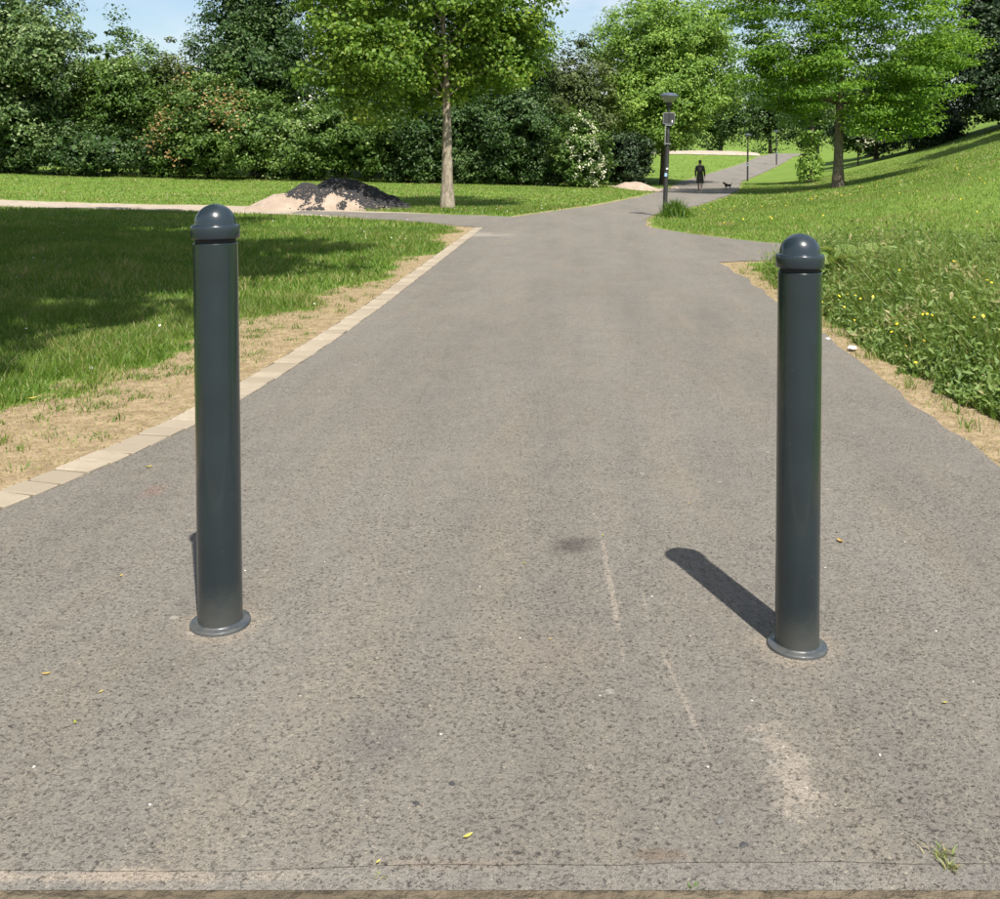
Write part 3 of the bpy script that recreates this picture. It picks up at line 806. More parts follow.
patches(r_, 'blossom_clusters', 'flower', C_, P_, [(856, 135), (862, 138), (866, 142), (860, 145), (870, 140), (875, 144), (852, 142)], 0.16, 14, 0.17, 80)
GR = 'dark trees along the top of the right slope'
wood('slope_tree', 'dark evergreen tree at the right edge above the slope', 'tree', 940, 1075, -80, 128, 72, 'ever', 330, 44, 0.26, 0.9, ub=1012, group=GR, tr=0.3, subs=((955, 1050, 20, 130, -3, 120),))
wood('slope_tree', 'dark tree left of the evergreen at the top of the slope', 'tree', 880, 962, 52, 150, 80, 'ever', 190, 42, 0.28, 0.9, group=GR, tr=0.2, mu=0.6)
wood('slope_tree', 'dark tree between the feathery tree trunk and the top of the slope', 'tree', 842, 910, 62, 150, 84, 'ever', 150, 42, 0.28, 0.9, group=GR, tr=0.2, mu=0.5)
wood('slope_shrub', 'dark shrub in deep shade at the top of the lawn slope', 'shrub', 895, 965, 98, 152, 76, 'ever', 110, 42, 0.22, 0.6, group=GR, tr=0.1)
# trees outside the frame whose shade lies on the lawns
def shade_tree(label, x, y, cz, R, n, lf='mid', h0=None):
    b = (x, y, float(H(x, y)))
    tree('shade_tree', label, 'tree', b, [((x, y, cz + b[2]), R, n, 46, 0.95, D(lump=0.25, shell=0.2))], lf, 0.5, 0.3, (x, y, b[2] + cz + R[2] * 0.6), 18, group='trees outside the frame')
shade_tree('big tree left of the path casting shade on the left lawn', -6.9, 6.8, 13.0, (6.1, 7.4, 6.5), 900)
shade_tree('second big tree on the left casting shade over the gravel path', -11.4, 19.0, 12.5, (6.8, 7.2, 5.0), 700)
shade_tree('tree at the far left beyond the frame', -17.5, 13.0, 10.5, (6.0, 7.0, 4.6), 480)
shade_tree('dark tree at the far right beyond the frame', 33.0, 55.0, 8.5, (5.0, 5.0, 4.5), 220, 'ever')

# ------------------------------------------------------------------ grass (uncountable) and herbs
def scatter(n, x0, x1, y0, y1):
    return rng.uniform(x0, x1, n), rng.uniform(y0, y1, n)
def wedge(n, y0, y1, side, extra=0.06):
    """random points in view between distances y0 and y1, on one side of the path"""
    y = np.sqrt(rng.uniform(y0 * y0, y1 * y1, n))
    t = rng.uniform(0, 1, n)
    if side < 0:
        a, b = -(0.5 + extra) * y, Lx(y) - 0.2
    else:
        a, b = Rx(y), (0.5 + extra) * y
    x = a + (b - a) * t
    keep = rng.uniform(0, 1, n) < np.clip((b - a) / (y * 0.62), 0.0, 1)
    return x[keep], y[keep]
def lawn(name, label, n, y0, y1, side, h, w, seg2=True, lean=0.7, tuft=0.5, pad=0.0, cond=None, mu=0.5):
    x, y = wedge(n, y0, y1, side)
    ok = ~on_path(x, y, pad)
    if cond is not None: ok &= cond(x, y)
    dm = dirt_mask(x, y)
    ok &= rng.uniform(0, 1, len(x)) < np.clip(1.12 - 1.25 * dm, 0.0, 1)
    x, y, dm = x[ok], y[ok], dm[ok]
    f = fbm(x * 0.9, y * 0.9, 61, 4)
    f2 = fbm(x * 4, y * 4, 71, 3)
    hh = h * (0.45 + 1.1 * f * (0.5 + f2)) * rng.uniform(0.5, 1.25, len(x)) * (1 - 0.55 * dm)
    ti = mu + (f - 0.5) * 0.8 + (f2 - 0.5) * 0.35 + rng.normal(0, 0.17, len(x)) + dm * 0.28
    ti = np.where(rng.uniform(size=len(x)) < 0.06 + 0.10 * (fbm(x * 0.6, y * 0.6, 205, 2) > 0.58), 0.93, ti)
    o = blades(name, x, y, H(x, y), hh, w * rng.uniform(0.6, 1.4, len(x)), lean, ti, M_GRASS, seg2)
    return tag(o, label, 'grass', kind='stuff')
lawn('grass', 'short lawn grass nearest the camera left of the path', 130000, 4.2, 11, -1, 0.088, 0.0062, True, 0.85)
lawn('grass', 'lawn grass on the left in the middle distance', 120000, 11, 24, -1, 0.085, 0.012, True, 0.8)
lawn('grass', 'lawn grass on the left up to the gravel path', 40000, 24, 36, -1, 0.10, 0.026, False)
lawn('grass', 'sunny lawn grass between the gravel path and the wood', 70000, 31, 64, -1, 0.075, 0.05, False, cond=lambda x, y: y > gup(x), mu=0.6)
lawn('grass', 'lawn grass on the right slope near the branch path', 80000, 17.5, 34, 1, 0.075, 0.02, False, mu=0.6)
lawn('grass', 'lawn grass covering the right slope', 80000, 34, 72, 1, 0.07, 0.05, False, mu=0.62)
lawn('grass', 'distant meadow grass left of the far path', 30000, 58, 128, -1, 0.09, 0.09, False, cond=lambda x, y: x > 5, mu=0.58)
# long rank growth right of the path
M_WEED = leaf_mat('weed_leaf', [(0, (0.060, 0.110, 0.025)), (0.5, (0.135, 0.215, 0.050)), (0.85, (0.215, 0.290, 0.085)), (0.95, (0.30, 0.33, 0.14)), (1, (0.40, 0.35, 0.18))], 0.35, 0.5)
def rank_h(x, y):
    d = x - Rx(y)
    return np.clip((d - 0.15) / 0.8, 0.12, 1) * np.interp(y, [4, 7, 10, 13.5, 15.5], [0.26, 0.40, 0.60, 0.66, 0.5]) * (0.6 + 0.8 * fbm(x * 1.1, y * 1.1, 91, 3))
def rank_pts(n):
    y = rng.uniform(4.3, 15.2, n) ; y = 4.3 + (y - 4.3) * np.sqrt(rng.uniform(0.25, 1, n))
    x = Rx(y) + 0.2 + rng.uniform(0, 1, n) ** 1.1 * (0.56 * y - Rx(y))
    k = (x > Rx(y) + 0.2) & (y < rlo(x) - 0.15)
    x, y = x[k], y[k]
    k = rng.uniform(size=len(x)) > dirt_mask(x, y) * 1.05
    return x[k], y[k]
x, y = rank_pts(78000)
hh = rank_h(x, y) * rng.uniform(0.4, 1.15, len(x))
tag(blades('tall_grass', x, y, H(x, y), hh, rng.uniform(0.005, 0.013, len(x)), 0.7, 0.60 + rng.normal(0, 0.18, len(x)) + (rng.uniform(size=len(x)) < 0.05) * 0.5, M_GRASS),
    'long unmown grass right of the path', 'grass', kind='stuff')
x, y = rank_pts(42000)
P = np.stack([x, y, H(x, y) + rank_h(x, y) * rng.uniform(0.1, 0.95, len(x))], 1)
N = rng.normal(0, 0.8, P.shape) + np.array([0, -0.45, 0.45])
sz = rng.uniform(0.02, 0.085, len(x)) * (0.8 + 0.5 * fbm(x * 2, y * 2, 33, 2))
tag(link('weeds', leaves_mesh('weeds', P, N, sz, 0.60 + (fbm(x * 1.2, y * 1.2, 55, 3) - 0.5) * 1.3 + rng.normal(0, 0.17, len(x)), 0.36), M_WEED),
    'leafy wild herbs growing among the long grass right of the path', 'weeds', kind='stuff')

x, y = rank_pts(2600)
k = fbm(x * 0.8, y * 0.8, 97, 2) > 0.45; x, y = x[k], y[k]
tag(blades('seed_stalks', x, y, H(x, y), rank_h(x, y) * rng.uniform(1.05, 1.45, len(x)), rng.uniform(0.004, 0.008, len(x)), 0.3, 0.84 + rng.normal(0, 0.07, len(x)), M_GRASS),
    'pale seed stalks standing above the long grass right of the path', 'grass', kind='stuff')
x, y = rank_pts(4200)
k = fbm(x * 0.9, y * 0.9, 101, 2) > 0.42; x, y = x[k], y[k]
P = np.stack([x, y, H(x, y) + rank_h(x, y) * rng.uniform(0.35, 1.1, len(x))], 1)
tag(link('weeds', leaves_mesh('weeds', P, rng.normal(0, 0.6, P.shape) + np.array([0.1, -0.5, 0.7]), rng.uniform(0.03, 0.09, len(x)), 0.62 + rng.normal(0, 0.2, len(x)), 0.42, 0.3), M_WEED),
    'larger pale leaves among the herbs right of the path', 'weeds', kind='stuff')
# broad-leaved dock plants standing in the herbs
def dock_plant(x, y, h, nl, label):
    z = float(H(x, y))
    root = empty('dock_plant', (x, y, z))
    tag(root, label, 'plant', 'broad leaved plants in the herbs right of the path')
    for j in range(nl):
        a = 2.4 * j + random.uniform(-0.4, 0.4); L = h * random.uniform(0.55, 0.9); w = L * random.uniform(0.28, 0.42); el = random.uniform(0.5, 1.15)
        V, Q = [], []
        m = 6
        for i in range(m + 1):
            s = i / m
            r = 0.05 + L * 0.8 * s * math.cos(el) * (1 + 0.4 * s); zz_ = h * 0.18 + L * math.sin(el) * (s - 0.45 * s * s)
            ww = w * 0.5 * math.sin(math.pi * min(1, 0.08 + s * 0.92)) ** 0.7 + 0.004
            for sd_ in (-1, 0, 1):
                wav = 0.02 * math.sin(i * 2.3 + j) * sd_
                V.append((math.cos(a) * r - math.sin(a) * ww * sd_, math.sin(a) * r + math.cos(a) * ww * sd_, zz_ + abs(sd_) * ww * 0.35 + wav))
        for i in range(m):
            for c in (0, 1):
                Q.append((i * 3 + c, i * 3 + c + 1, i * 3 + c + 4, i * 3 + c + 3))
        me = mesh_tris('leaf', np.array(V), Q, True)
        pattr(me, 'tint', np.full(len(V), random.uniform(0.55, 0.92)))
        link('leaf', me, M_WEED, root)
    V, Q = tube_np([(0, 0, -0.02), (0.01, 0, h * 0.5), (0.03, 0.01, h * 1.15)], [0.008, 0.006, 0.003], 5)
    me = mesh_tris('stem', V, Q, True); pattr(me, 'tint', np.full(len(V), 0.6)); link('stem', me, M_WEED, root)
for (u, v, h, nl, lb) in ((843, 262, 0.62, 9, 'broad leaved plant just right of the right bollard cap'), (872, 258, 0.66, 10, 'pale broad leaved plant, second one right of the right bollard'),
                          (893, 268, 0.60, 9, 'dark broad leaved plant in the middle of the herbs'), (912, 262, 0.6, 9, 'tall broad leaved plant right of the middle of the herbs'),
                          (945, 280, 0.55, 8, 'broad leaved plant near the right edge, at the back of the herbs'), (985, 285, 0.52, 8, 'broad leaved plant cut by the right edge of the photograph')):
    gx_, gy_ = G(u, v + 34)
    dock_plant(gx_, gy_, h * 1.5, nl + 3, lb)
# bushy tuft at the foot of the lamp
x0, y0 = G(675, 217.5)
n = 900
x = x0 + rng.normal(0, 0.22, n); y = y0 + rng.normal(0, 0.25, n)
k = ~on_path(x, y, 0.05); x, y = x[k], y[k]
tag(blades('grass_tuft', x, y, H(x, y), rng.uniform(0.2, 0.62, len(x)) * np.exp(-((x - x0) / 0.45) ** 2), np.full(len(x), 0.024), 0.6, 0.3 + rng.normal(0, 0.15, len(x)), M_GRASS),
    'bushy tuft of long grass at the foot of the street lamp', 'grass', kind='stuff')

# small flowers
def flowers(name, label, x, y, z, r, mat, cat='flowers'):
    n = len(x)
    k = 7
    a = np.arange(k) / k * 6.2832
    tilt = rng.normal(0, 0.35, (n, 2)) + np.array([0, -0.5])
    ca, sa = np.cos(a)[None], np.sin(a)[None]
    rr = r[:, None] * (0.8 + 0.2 * ((np.arange(k) % 2)[None]))
    vx = x[:, None] + rr * ca; vy = y[:, None] + rr * sa
    vz = z[:, None] + rr * (ca * tilt[:, :1] + -sa * tilt[:, 1:]) + 0.25 * r[:, None]
    V = np.concatenate([np.stack([x, y, z], 1)[:, None, :], np.stack([vx, vy, vz], 2)], 1).reshape(-1, 3)
    o = np.arange(n)[:, None, None] * (k + 1)
    T = (o + np.array([[0, 1 + i, 1 + (i + 1) % k] for i in range(k)])[None]).reshape(-1, 3)
    return tag(link(name, mesh_tris(name, V, T), mat), label, cat, kind='stuff')
M_YEL = plain('yellow_petal', (0.75, 0.52, 0.015), 0.6, 0.1)
M_WHT = plain('white_petal', (0.75, 0.75, 0.7), 0.6, 0.08)
fy = [G(u + random.uniform(-2, 2), v + 34) for (u, v) in ((822, 283), (838, 286), (845, 293), (857, 291), (843, 299), (855, 303), (862, 294), (848, 288), (875, 297), (901, 294), (892, 322), (866, 314), (899, 320), (927, 324), (921, 323), (931, 326), (925, 336), (952, 298), (989, 311), (993, 315), (972, 327), (976, 338), (983, 340), (905, 333), (916, 345))]
fx_ = np.array([p[0] for p in fy]); fyy = np.array([p[1] for p in fy])
flowers('wildflowers', 'yellow wild flowers among the herbs right of the path', fx_, fyy, H(fx_, fyy) + rank_h(fx_, fyy) * 0.9 + 0.06, rng.uniform(0.009, 0.015, len(fx_)), M_YEL)
x, y = wedge(260, 24, 46, 1); k = ~on_path(x, y, 0.3); x, y = x[k], y[k]
k = fbm(x * 0.4, y * 0.4, 77, 2) > 0.5; x, y = x[k], y[k]
flowers('wildflowers', 'yellow flowers dotted over the right slope', x, y, H(x, y) + 0.1, rng.uniform(0.012, 0.02, len(x)), M_YEL)
x, y = wedge(420, 8, 50, -1); k = ~on_path(x, y, 0.3) & (fbm(x * 0.5, y * 0.5, 83, 2) > 0.45); x, y = x[k], y[k]
flowers('daisies', 'white daisies dotted over the left lawn', x, y, H(x, y) + 0.085, rng.uniform(0.008, 0.014, len(x)), M_WHT)

# dry stalks and small tufts on the bare earth left of the path
n = 22000
y = 3.4 + rng.uniform(0, 1, n) ** 1.4 * 18; x = Lx(y) - 0.22 - rng.uniform(0, 1.5, n)
k = (dirt_mask(x, y) > 0.45); x, y = x[k], y[k]
tag(blades('dry_stalks', x, y, H(x, y) + 0.012, rng.uniform(0.004, 0.02, len(x)), rng.uniform(0.002, 0.006, len(x)), 3.2, 0.94 + rng.normal(0, 0.08, len(x)), M_GRASS),
    'dry straw scattered on the bare earth beside the pavers', 'straw', kind='stuff')
tx_, ty_ = [], []
for _ in range(520):
    yy = 3.6 + random.random() ** 1.3 * 16; xx = float(Lx(yy)) - 0.28 - random.random() ** 0.6 * 1.15
    if dirt_mask(xx, yy) < 0.35: continue
    m = random.randint(5, 40)
    tx_ += list(xx + rng.normal(0, 0.035, m)); ty_ += list(yy + rng.normal(0, 0.04, m))
tx_, ty_ = np.array(tx_), np.array(ty_)
tag(blades('grass_sprigs', tx_, ty_, H(tx_, ty_), rng.uniform(0.015, 0.06, len(tx_)), rng.uniform(0.004, 0.008, len(tx_)), 1.2, 0.5 + rng.normal(0, 0.25, len(tx_)), M_GRASS),
    'sparse green sprigs on the bare earth beside the pavers', 'grass', kind='stuff')
for _ in range(1):
    tx_, ty_ = [], []
    for _k in range(120):
        yy = 4.4 + random.random() ** 1.2 * 10; xx = float(Rx(yy)) + 0.05 + random.random() ** 0.6 * 0.4
        m = random.randint(6, 36)
        tx_ += list(xx + rng.normal(0, 0.04, m)); ty_ += list(yy + rng.normal(0, 0.05, m))
    tx_, ty_ = np.array(tx_), np.array(ty_)
    tag(blades('grass_sprigs', tx_, ty_, H(tx_, ty_), rng.uniform(0.02, 0.11, len(tx_)), rng.uniform(0.004, 0.008, len(tx_)), 1.1, 0.6 + rng.normal(0, 0.25, len(tx_)), M_GRASS),
        'ragged sprigs of grass along the right edge of the path', 'grass', kind='stuff')
n = 5200
y = 4.4 + rng.uniform(0, 1, n) * 11; x = Rx(y) + rng.uniform(0.02, 0.5, n)
k = (dirt_mask(x, y) > 0.4); x, y = x[k], y[k]
tag(blades('dry_stalks', x, y, H(x, y) + 0.012, rng.uniform(0.004, 0.022, len(x)), rng.uniform(0.002, 0.007, len(x)), 3.0, 0.92 + rng.normal(0, 0.1, len(x)), M_GRASS),
    'dry straw along the right edge of the path', 'straw', kind='stuff')

# ------------------------------------------------------------------ heaps
M_CRUMB = plain('dark_crumbs', (0.028, 0.028, 0.03), 0.85, 0.35, 9)  # near-black lumps, thickest on the top and right side of the heap
def heap(name, label, cat, bumps, x0, x1, y0, y1, mat, nxy=(90, 60), rough=0.05, seed=1):
    xs_, ys_ = np.linspace(x0, x1, nxy[0]), np.linspace(y0, y1, nxy[1])
    X, Y = np.meshgrid(xs_, ys_)
    cx, cy = (x0 + x1) / 2, (y0 + y1) / 2
    def hz(X, Y):
        z = np.zeros_like(X) - 0.06
        for (bx_, by_, rx_, ry_, h_) in bumps:
            d = np.sqrt(((X - bx_) / rx_) ** 2 + ((Y - by_) / ry_) ** 2)
            q = h_ * np.clip(1 - d, 0, 1) ** 0.85 + (-0.06)
            q = np.where(d < 0.15, h_ * (1 - 0.15) ** 0.85 + 0.02 * (0.15 - d) - 0.06, q)
            z = np.maximum(z, q) + 0.18 * np.maximum(0, np.minimum(z, q))
        z = z + (fbm(X * 2.2, Y * 2.2, seed, 4) - 0.5) * rough * 3 * sstep(-0.05, 0.12, z) + (fbm(X * 9, Y * 9, seed + 5, 2) - 0.5) * rough * 0.7 * sstep(-0.05, 0.1, z)
        return z
    Z = hz(X, Y) + H(X, Y)
    b = np.array([cx, cy, float(H(cx, cy))])
    n0, n1 = nxy
    I_ = (np.arange(n1 - 1)[:, None] * n0 + np.arange(n0 - 1)[None, :]).ravel()
    root = empty(name, b); tag(root, label, cat)
    V = np.stack([X.ravel(), Y.ravel(), Z.ravel()], 1) - b
    Q = np.stack([I_, I_ + 1, I_ + 1 + n0, I_ + n0], 1)
    keep = (V[Q][:, :, 2] + b[2] - H(V[Q][:, :, 0] + cx, V[Q][:, :, 1] + cy)).max(1) > -0.055
    link('heaped_sand', mesh_tris('heaped_sand', V, Q[keep], True), mat, root)
    return root, hz, b
Yh = 34.6
def hx(u): return (u - CU) / F * Yh
root, hz, b = heap('gravel_heap', 'heap of pale sand topped with black crumbs beside the gravel path', 'heap',
     [(hx(341), Yh, 2.15, 1.7, 1.12), (hx(308), Yh - 0.1, 1.3, 1.3, 0.92), (hx(282), Yh - 0.5, 1.25, 1.2, 0.62), (hx(365), Yh + 0.1, 1.7, 1.4, 0.78)], hx(238), hx(418), Yh - 2.2, Yh + 2.2, M_SAND)
n = 34000
x = rng.uniform(hx(262), hx(412), n); y = rng.uniform(Yh - 1.6, Yh + 1.2, n); z = hz(x, y)
uu = CU + x / y * F
f = fbm(x * 2.3, y * 2.3, 123, 4) + 0.34 * sstep(0.35, 0.95, z) + 0.25 * sstep(340, 362, uu) - 0.35 * sstep(305, 270, uu) - 0.12 * sstep(0.55, 0.2, z) * (uu < 350) + 0.10 * ((uu > 285) & (uu < 312)) + rng.normal(0, 0.045, n)
k = (f > 0.60) & (z > 0.02); x, y, z = x[k], y[k], z[k]
# lumps: small uneven octahedra
m = len(x); s = rng.uniform(0.014, 0.042, m)
base_v = np.array([(1, 0, 0), (-1, 0, 0), (0, 1, 0), (0, -1, 0), (0, 0, 1), (0, 0, -1)], float)
V = np.stack([x, y, z + H(x, y)], 1)[:, None, :] - b + base_v[None] * s[:, None, None] * rng.uniform(0.6, 1.3, (m, 6, 1))
tf = np.array([(0, 2, 4), (2, 1, 4), (1, 3, 4), (3, 0, 4), (2, 0, 5), (1, 2, 5), (3, 1, 5), (0, 3, 5)])
T = (np.arange(m)[:, None, None] * 6 + tf[None]).reshape(-1, 3)
tag(link('dark_crumbs', mesh_tris('dark_crumbs', V.reshape(-1, 3), T), M_CRUMB, root), kind='stuff')
Y2 = 58.0
def h2(u): return (u - CU) / F * Y2
heap('sand_pile', 'low pale sand pile beside the path, left of the street lamp', 'heap', [(h2(638), Y2, 1.45, 1.2, 0.52), (h2(628), Y2, 1.0, 1.0, 0.42), (h2(647), Y2, 1.2, 1.0, 0.34)], h2(608), h2(668), Y2 - 1.4, Y2 + 1.4, M_SAND, (50, 30), 0.02, 7)
Y2 = 62.0
heap('sand_pile', 'tiny sand pile just right of the street lamp post', 'heap', [(h2(674), Y2, 0.55, 0.5, 0.25)], h2(663), h2(685), Y2 - 0.7, Y2 + 0.7, M_SAND, (24, 20), 0.02, 9)

# ------------------------------------------------------------------ bollards
def mat_paint(name, col, dirt_h=0.16):
    t = NT(name)
    sx = t.n('SeparateXYZ'); t.put(sx.inputs[0], t.co)
    n1 = t.noise(6, 4, 0.6); n2 = t.noise(90, 3, 0.6)
    c = t.mix(t.rng(n1, 0.3, 0.7), tuple(q * 0.92 for q in col), tuple(q * 1.08 for q in col))
    low = t.rng(t.math('ADD', sx.outputs[2], t.math('MULTIPLY', t.math('SUBTRACT', t.noise(14, 4, 0.7), 0.5), 0.1)), dirt_h, 0.0)
    c = t.mix(t.math('MULTIPLY', low, 0.2), c, (0.20, 0.175, 0.14))      # road dust on the foot
    c = t.mix(t.rng(t.noise(45, 5, 0.75), 0.66, 0.72, 0, 0.35), c, (0.16, 0.16, 0.155))
    r = t.rng(n1, 0.3, 0.7, 0.17, 0.27)
    r2 = t.math('ADD', r, t.math('MULTIPLY', low, 0.3))
    return t.done(t.bsdf(c, r2, n2, 0.04, 0.001, spec=0.5, coat=0.25))
M_POST = mat_paint('anthracite_paint', (0.0135, 0.0225, 0.0260))
M_CAP = plain('cap_paint', (0.016, 0.025, 0.032), 0.24, 0.06, 12, coat=0.15)
M_FLANGE = mat_paint('flange_paint', (0.030, 0.039, 0.046), 0.03)
M_GAP = plain('dark_gap', (0.012, 0.013, 0.014), 0.8)  # near-black colour of the narrow neck below the collar
def bollard(loc, sc_, label, tilt):
    root = empty('bollard', (loc[0], loc[1], 0.012)); tag(root, label, 'bollard', 'anthracite bollards set in the path')
    r = 0.0685
    lathe('post', [(r, 0.002), (r, 1.196), (r - 0.002, 1.1985)], M_POST, root, 64)
    lathe('neck', [(r - 0.006, 1.190), (r - 0.006, 1.2125)], M_GAP, root, 48)
    lathe('collar', [(0.069, 1.2115), (0.0742, 1.2125), (0.0756, 1.2155), (0.0762, 1.246), (0.0752, 1.2515), (0.0725, 1.2545), (0.064, 1.256)], M_CAP, root, 64, sharp=80)
    dome = [(0.0645, 1.254), (0.0645, 1.2575)] + [(0.0640 * math.cos(a), 1.2575 + 0.0625 * math.sin(a)) for a in np.linspace(0.02, math.pi / 2 - 0.02, 20)]
    lathe('dome_cap', dome, M_CAP, root, 64, sharp=80)
    lathe('base_flange', [(0.0935, -0.002), (0.0940, 0.004), (0.0928, 0.0082), (0.0915, 0.0098), (0.080, 0.0102), (0.0725, 0.0106), (0.0700, 0.0125), (0.0680, 0.016)], M_FLANGE, root, 64, sharp=80)
    root.scale = (sc_, sc_, sc_)
    root.rotation_euler = (0, tilt, random.uniform(0, 6))
    root.rotation_euler = (0, tilt, 0)
    return root
bollard(BPOS[0], 1.032, 'dark grey domed bollard on the left, nearest the pavers', math.radians(-0.75))
bollard(BPOS[1], 0.967, 'dark grey domed bollard on the right, nearest the weeds', math.radians(0.45))

# ------------------------------------------------------------------ street lamps
M_LAMP = plain('lamp_post_paint', (0.018, 0.0165, 0.015), 0.5, 0.3, 6)
M_LGLASS = plain('frosted_lamp_glass', (0.22, 0.23, 0.20), 0.25, 0.08, 8)
M_LCAP = plain('lamp_cap_metal', (0.06, 0.075, 0.10), 0.35, 0.1, 8)
M_ALU = plain('sign_metal', (0.26, 0.27, 0.28), 0.4, 0.1, 8)
M_SIGNB = plain('sign_back', (0.035, 0.037, 0.04), 0.5, 0.15, 8)
M_WSTK = plain('white_sticker', (0.75, 0.76, 0.78), 0.5, 0.05, 8)
M_BSTK = plain('blue_sticker', (0.28, 0.45, 0.62), 0.5, 0.1, 8)
def lamp(loc, label, tilt=0.0, signs=True, h=3.62):
    root = empty('street_lamp', loc); tag(root, label, 'street lamp', 'street lamps along the path')
    lathe('post', [(0.078, -0.05), (0.076, 0.02), (0.066, 0.06), (0.064, 2.42), (0.054, 2.47), (0.046, 2.49), (0.042, h - 0.36)], M_LAMP, root, 20)
    lathe('lamp_holder', [(0.058, h - 0.40), (0.09, h - 0.38), (0.09, h - 0.31), (0.07, h - 0.29)], M_LAMP, root, 20)
    lathe('lamp_shade', [(0.075, h - 0.30), (0.11, h - 0.28), (0.20, h - 0.19), (0.255, h - 0.135), (0.26, h - 0.12)], M_LGLASS, root, 32)
    lathe('lamp_cap', [(0.272, h - 0.125), (0.276, h - 0.10), (0.25, h - 0.065), (0.15, h - 0.02), (0.03, h)], M_LCAP, root, 32)
    def bx(name, sx, sy, sz, x, y, z, m, par=root): return bm_obj(name, box_bm(sx, sy, sz, 0.006), m, par, False, (x, y, z))
    if signs:
        for s_, rz in ((-1, 0.5), (1, -0.5)):
            sg = bx('sign_plate', 0.16, 0.012, 0.32, s_ * 0.085, -0.07, 2.86, M_SIGNB); sg.rotation_euler[2] = rz * 0.4
            for q in (-1, 1):
                bx('sign_rim', 0.16, 0.016, 0.016, 0, 0, q * 0.16, M_ALU, sg)
            bx('sign_rim', 0.014, 0.018, 0.32, s_ * 0.08, 0, 0, M_ALU, sg)
        bx('sticker', 0.035, 0.006, 0.07, 0.10, -0.082, 2.78, M_WSTK)
        bx('bracket_rail', 0.022, 0.022, 0.62, -0.085, -0.07, 2.38, M_ALU)
        for z_ in (2.66, 2.12): bx('clamp', 0.19, 0.19, 0.022, 0, 0, z_, M_ALU)
    bx('sticker', 0.075, 0.006, 0.10, -0.02, -0.069, 1.22, M_BSTK)
    bx('sticker', 0.06, 0.006, 0.05, 0.01, -0.069, 1.40, M_WSTK)
    root.rotation_euler = (0, tilt, 0)
    return root
lx, ly = G(664.5, 216.5)
lamp((lx, ly, float(H(lx, ly))), 'dark street lamp with conical head and sign plates, nearest the camera', math.radians(2.3))
p_ = at(747.5, 76); lamp(p_, 'second street lamp up the path, right of the walking person', math.radians(0.5), False)
p_ = at(776.5, 104); lamp(p_, 'farthest street lamp where the path bends', 0, False)

# ------------------------------------------------------------------ person and dog
M_SKIN = plain('skin', (0.27, 0.175, 0.13), 0.6, 0.06, 10)
M_COAT = plain('dark_cloth', (0.026, 0.026, 0.018), 0.9, 0.2, 10)
M_HAIR = plain('hair', (0.05, 0.035, 0.022), 0.7, 0.3, 30)
M_SHOE = plain('shoe', (0.5, 0.48, 0.45), 0.7, 0.2, 30)
M_PACK = plain('backpack_cloth', (0.05, 0.052, 0.042), 0.9, 0.2, 14)
def skin_obj(name, verts, edges, rad, mat, parent, root_i=0, sub=2):
    me = bpy.data.meshes.new(name); me.from_pydata(verts, edges, []); me.materials.append(mat)
    o = bpy.data.objects.new(name, me); COL.objects.link(o); o.parent = parent
    o.modifiers.new('skin', 'SKIN')
    sv = me.skin_vertices[0].data
    for i, r in enumerate(rad):
        sv[i].radius = (r, r) if not isinstance(r, tuple) else r
        sv[i].use_root = i == root_i
    o.modifiers['skin'].use_smooth_shade = True
    ss = o.modifiers.new('sub', 'SUBSURF'); ss.levels = sub; ss.render_levels = sub
    return o
